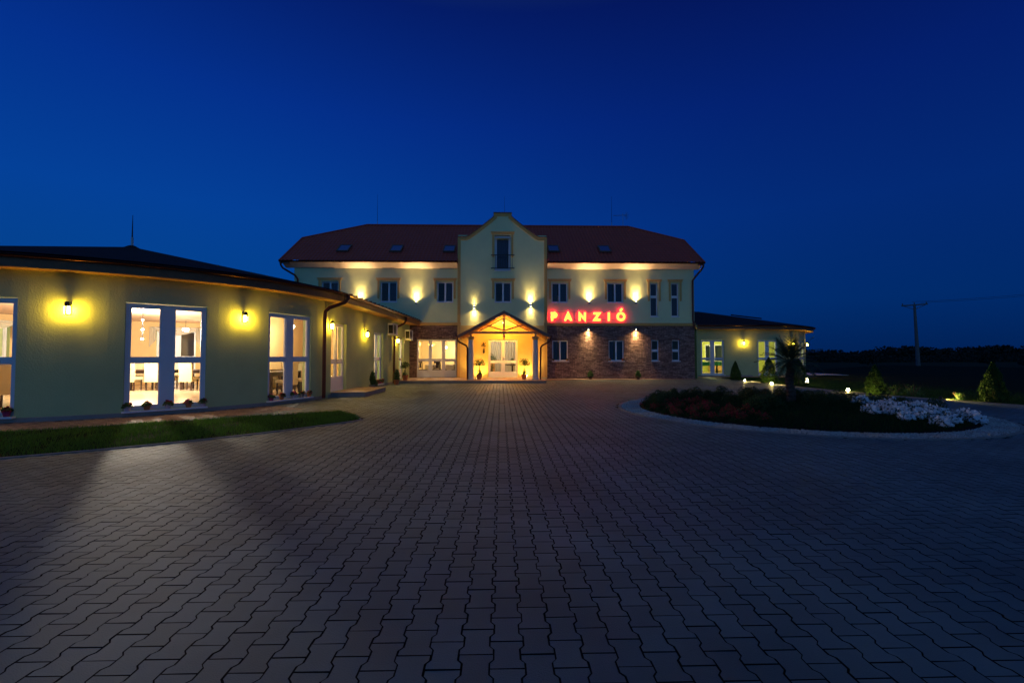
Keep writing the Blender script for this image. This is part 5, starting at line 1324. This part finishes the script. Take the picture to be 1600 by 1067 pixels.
# lit weeds by the lawn edge
rng = np.random.default_rng(21)
def weed(label, x, y, h):
    t = thing('young_shrub', label, 'plant', (x, y, -.02), 'loose young shrubs at the lawn edge')
    mb = MB()
    for k in range(9): a_ = k * .7; q = .25 * h; mb.tube([(0, 0, 0), (q * math.cos(a_), q * math.sin(a_), h * .5), (2.1 * q * math.cos(a_), 2.1 * q * math.sin(a_), h * random.uniform(.7, 1))], [.008, .006, .003], 4)
    mb.build('stem', M_bark, t)
    leafy('foliage', blob_pts(260, h * .75, h * .75, h, 12, 0), .035, M_leafp, t, up_bias=.4)
weed('sprawling young shrub lit from below left of the spotlight, right of the middle conifer', 14.35, 15.55, .5)
weed('brightly lit low shrub between the right garden spotlight and the pointed conifer', 14.55, 14.15, .3)
weed('sparse young shrub just right of the middle conifer', 14.0, 15.9, .4)
weed('low leafy plant in the grass beside the palm, in front of the right pavilion', 14.2, 21.6, .25)

# ------------------------------------------------------------------ roof furniture
def rod(label, x, y, z, h, r=.012):
    t = thing('lightning_rod', label, 'lightning rod', (x, y, z), 'lightning rods'); mb = MB(); mb.cyl((0, 0, -.05), (0, 0, .25), r * 1.8, r * 1.6, 6); mb.build('base', M_steel, t)
    mb = MB(); mb.cyl((0, 0, .25), (0, 0, h), r, r * .35, 6); mb.build('mast', M_black, t)
rod('lightning rod on the apex of the left round pavilion roof', APX[0], APX[1], 5.4, 1.05, .022)
rod('lightning rod near the left end of the red hotel roof ridge', -8.65, RY, RZ + .05, 2.15, .016)
rod('lightning rod rising behind the curved gable top', .25, RY, RZ + .05, 2.1, .014)
rod('lightning rod near the right end of the roof ridge left of the aerial', 7.85, RY, RZ + .05, 2.15, .016)
an = thing('tv_aerial', 'television aerial with many short rods on the right end of the hotel roof ridge', 'aerial', (8.65, RY, RZ))
mb = MB(); mb.cyl((0, 0, 0), (0, 0, 1.0), .018, .015, 8); mb.build('mast', M_steel, an)
mb = MB(); mb.cyl((-.7, 0, .82), (.3, 0, .86), .012, .012, 6)
for k in range(9): x = -.6 + k * .09; mb.cyl((x, -.14, .825 + .004 * k), (x, .14, .825 + .004 * k), .005, .005, 5)
for k in range(6): a_ = -60 + k * 24; mb.cyl((.12, 0, .84), (.12 + .32 * math.cos(R(a_)), .05, .84 + .32 * math.sin(R(a_))), .007, .007, 5); mb.cyl((.3, -.1, .6 + k * .09), (.3, .25, .6 + k * .09), .006, .006, 5)
mb.build('boom', M_steel, an)

# ------------------------------------------------------------------ power line
M_pole = mat('pole_concrete', (.16, .14, .13), .9, var=.1)
def pole(label, x, y, h, rz, lean=0.0):
    t = thing('utility_pole', label, 'utility pole', (x, y, -.05), rz=rz); t.rotation_euler.y = lean
    mb = MB(); mb.cyl((0, 0, 0), (0, 0, h), .27, .15, 10); mb.build('post', M_pole, t)
    mb = MB(); mb.box(-1.45, 1.45, -.09, .09, h - .12, h + .05); mb.cyl((-1.2, 0, h - .1), (0, 0, h - .7), .04, .04, 6); mb.cyl((1.2, 0, h - .1), (0, 0, h - .7), .04, .04, 6); mb.build('crossarm', M_pole, t)
    for k in (-1.3, 0, 1.3): mb = MB(); mb.lathe([(.03, 0), (.09, .06), (.05, .12), (.09, .18), (.04, .26)], (k, 0, h + .052), 8); mb.build('insulator', M_pole, t)
pole('tall concrete utility pole with a crossarm standing in the dark field at right', 60.4, 64.5, 8.9, R(-40), R(-1.5))
wr_ = thing('power_cable', 'thin overhead power cables running off to the right from the field pole', 'cable', (60.4, 64.5, 9), world=True)
for k in (-1.3, 1.3):
    p0 = Vector((60.4 + k * .9, 64.5 + k * .42, 9.2)); p1 = Vector((118 + k, 66, 16.5)); P = [p0.lerp(p1, i / 16) - Vector((0, 0, 1.2 * 4 * (i / 16) * (1 - i / 16))) for i in range(17)]
    mb = MB(); mb.tube(P, .025, 4); mb.build('wire', M_black, wr_)

# ------------------------------------------------------------------ far landscape
rng = np.random.default_rng(31)
n = 60000; X_ = rng.uniform(-500, 520, n); hgt = 3.4 + 1.2 * np.sin(X_ * .03) + 1.2 * np.sin(X_ * .11 + 1) + .9 * np.sin(X_ * .37) + .6 * np.sin(X_ * .9) + .010 * np.clip(X_ - 150, 0, 350)
P = np.stack([X_, 260 + rng.normal(0, 5, n), np.abs(rng.uniform(0, 1, n)) * hgt], -1)
V, F_ = leaf_quads(P, .9, aspect=1.6); tag(npmesh('distant_woods', V, [F_], M_far), kind='stuff')
n = 26000; X_ = rng.uniform(30, 200, n); hgt = 1.1 + .7 * np.sin(X_ * .21) * np.sin(X_ * .057) + .5 * np.sin(X_ * .9) + .3 * np.sin(X_ * 2.3); hgt = np.clip(hgt, .05, 4)
P = np.stack([X_, 95 + rng.normal(0, 2.0, n) + .12 * X_, rng.uniform(0, 1, n) * hgt], -1)
V, F_ = leaf_quads(P, .22, aspect=1.5); tag(npmesh('field_scrub', V, [F_], M_far), kind='stuff')
def ftree(label, x, y, h, seed):
    global rng
    rng = np.random.default_rng(seed); t = thing('field_tree', label, 'tree', (x, y, -.05), 'small dark trees in the field')
    mb = MB(); mb.tube([(0, 0, 0), (.05, 0, h * .3), (0, .05, h * .7)], [.1, .08, .03], 6); mb.build('trunk', M_bark, t)
    leafy('crown', blob_pts(1100, h * .42, h * .42, h * .75, 12, h * .22), .14, M_far, t, aspect=1.5)
ftree('small dark tree in the field left of the utility pole', 46, 56, 2.4, 1); ftree('small dark tree in the field just right of the utility pole', 68, 62, 2.3, 2)
ftree('low dark tree in the field in the middle of the row right of the pole', 64, 54, 1.7, 3); ftree('small dark tree in the field near the right edge of the view', 80, 66, 2.2, 4)
ftree('low dark tree in the field near the right pavilion', 40, 62, 1.7, 5)
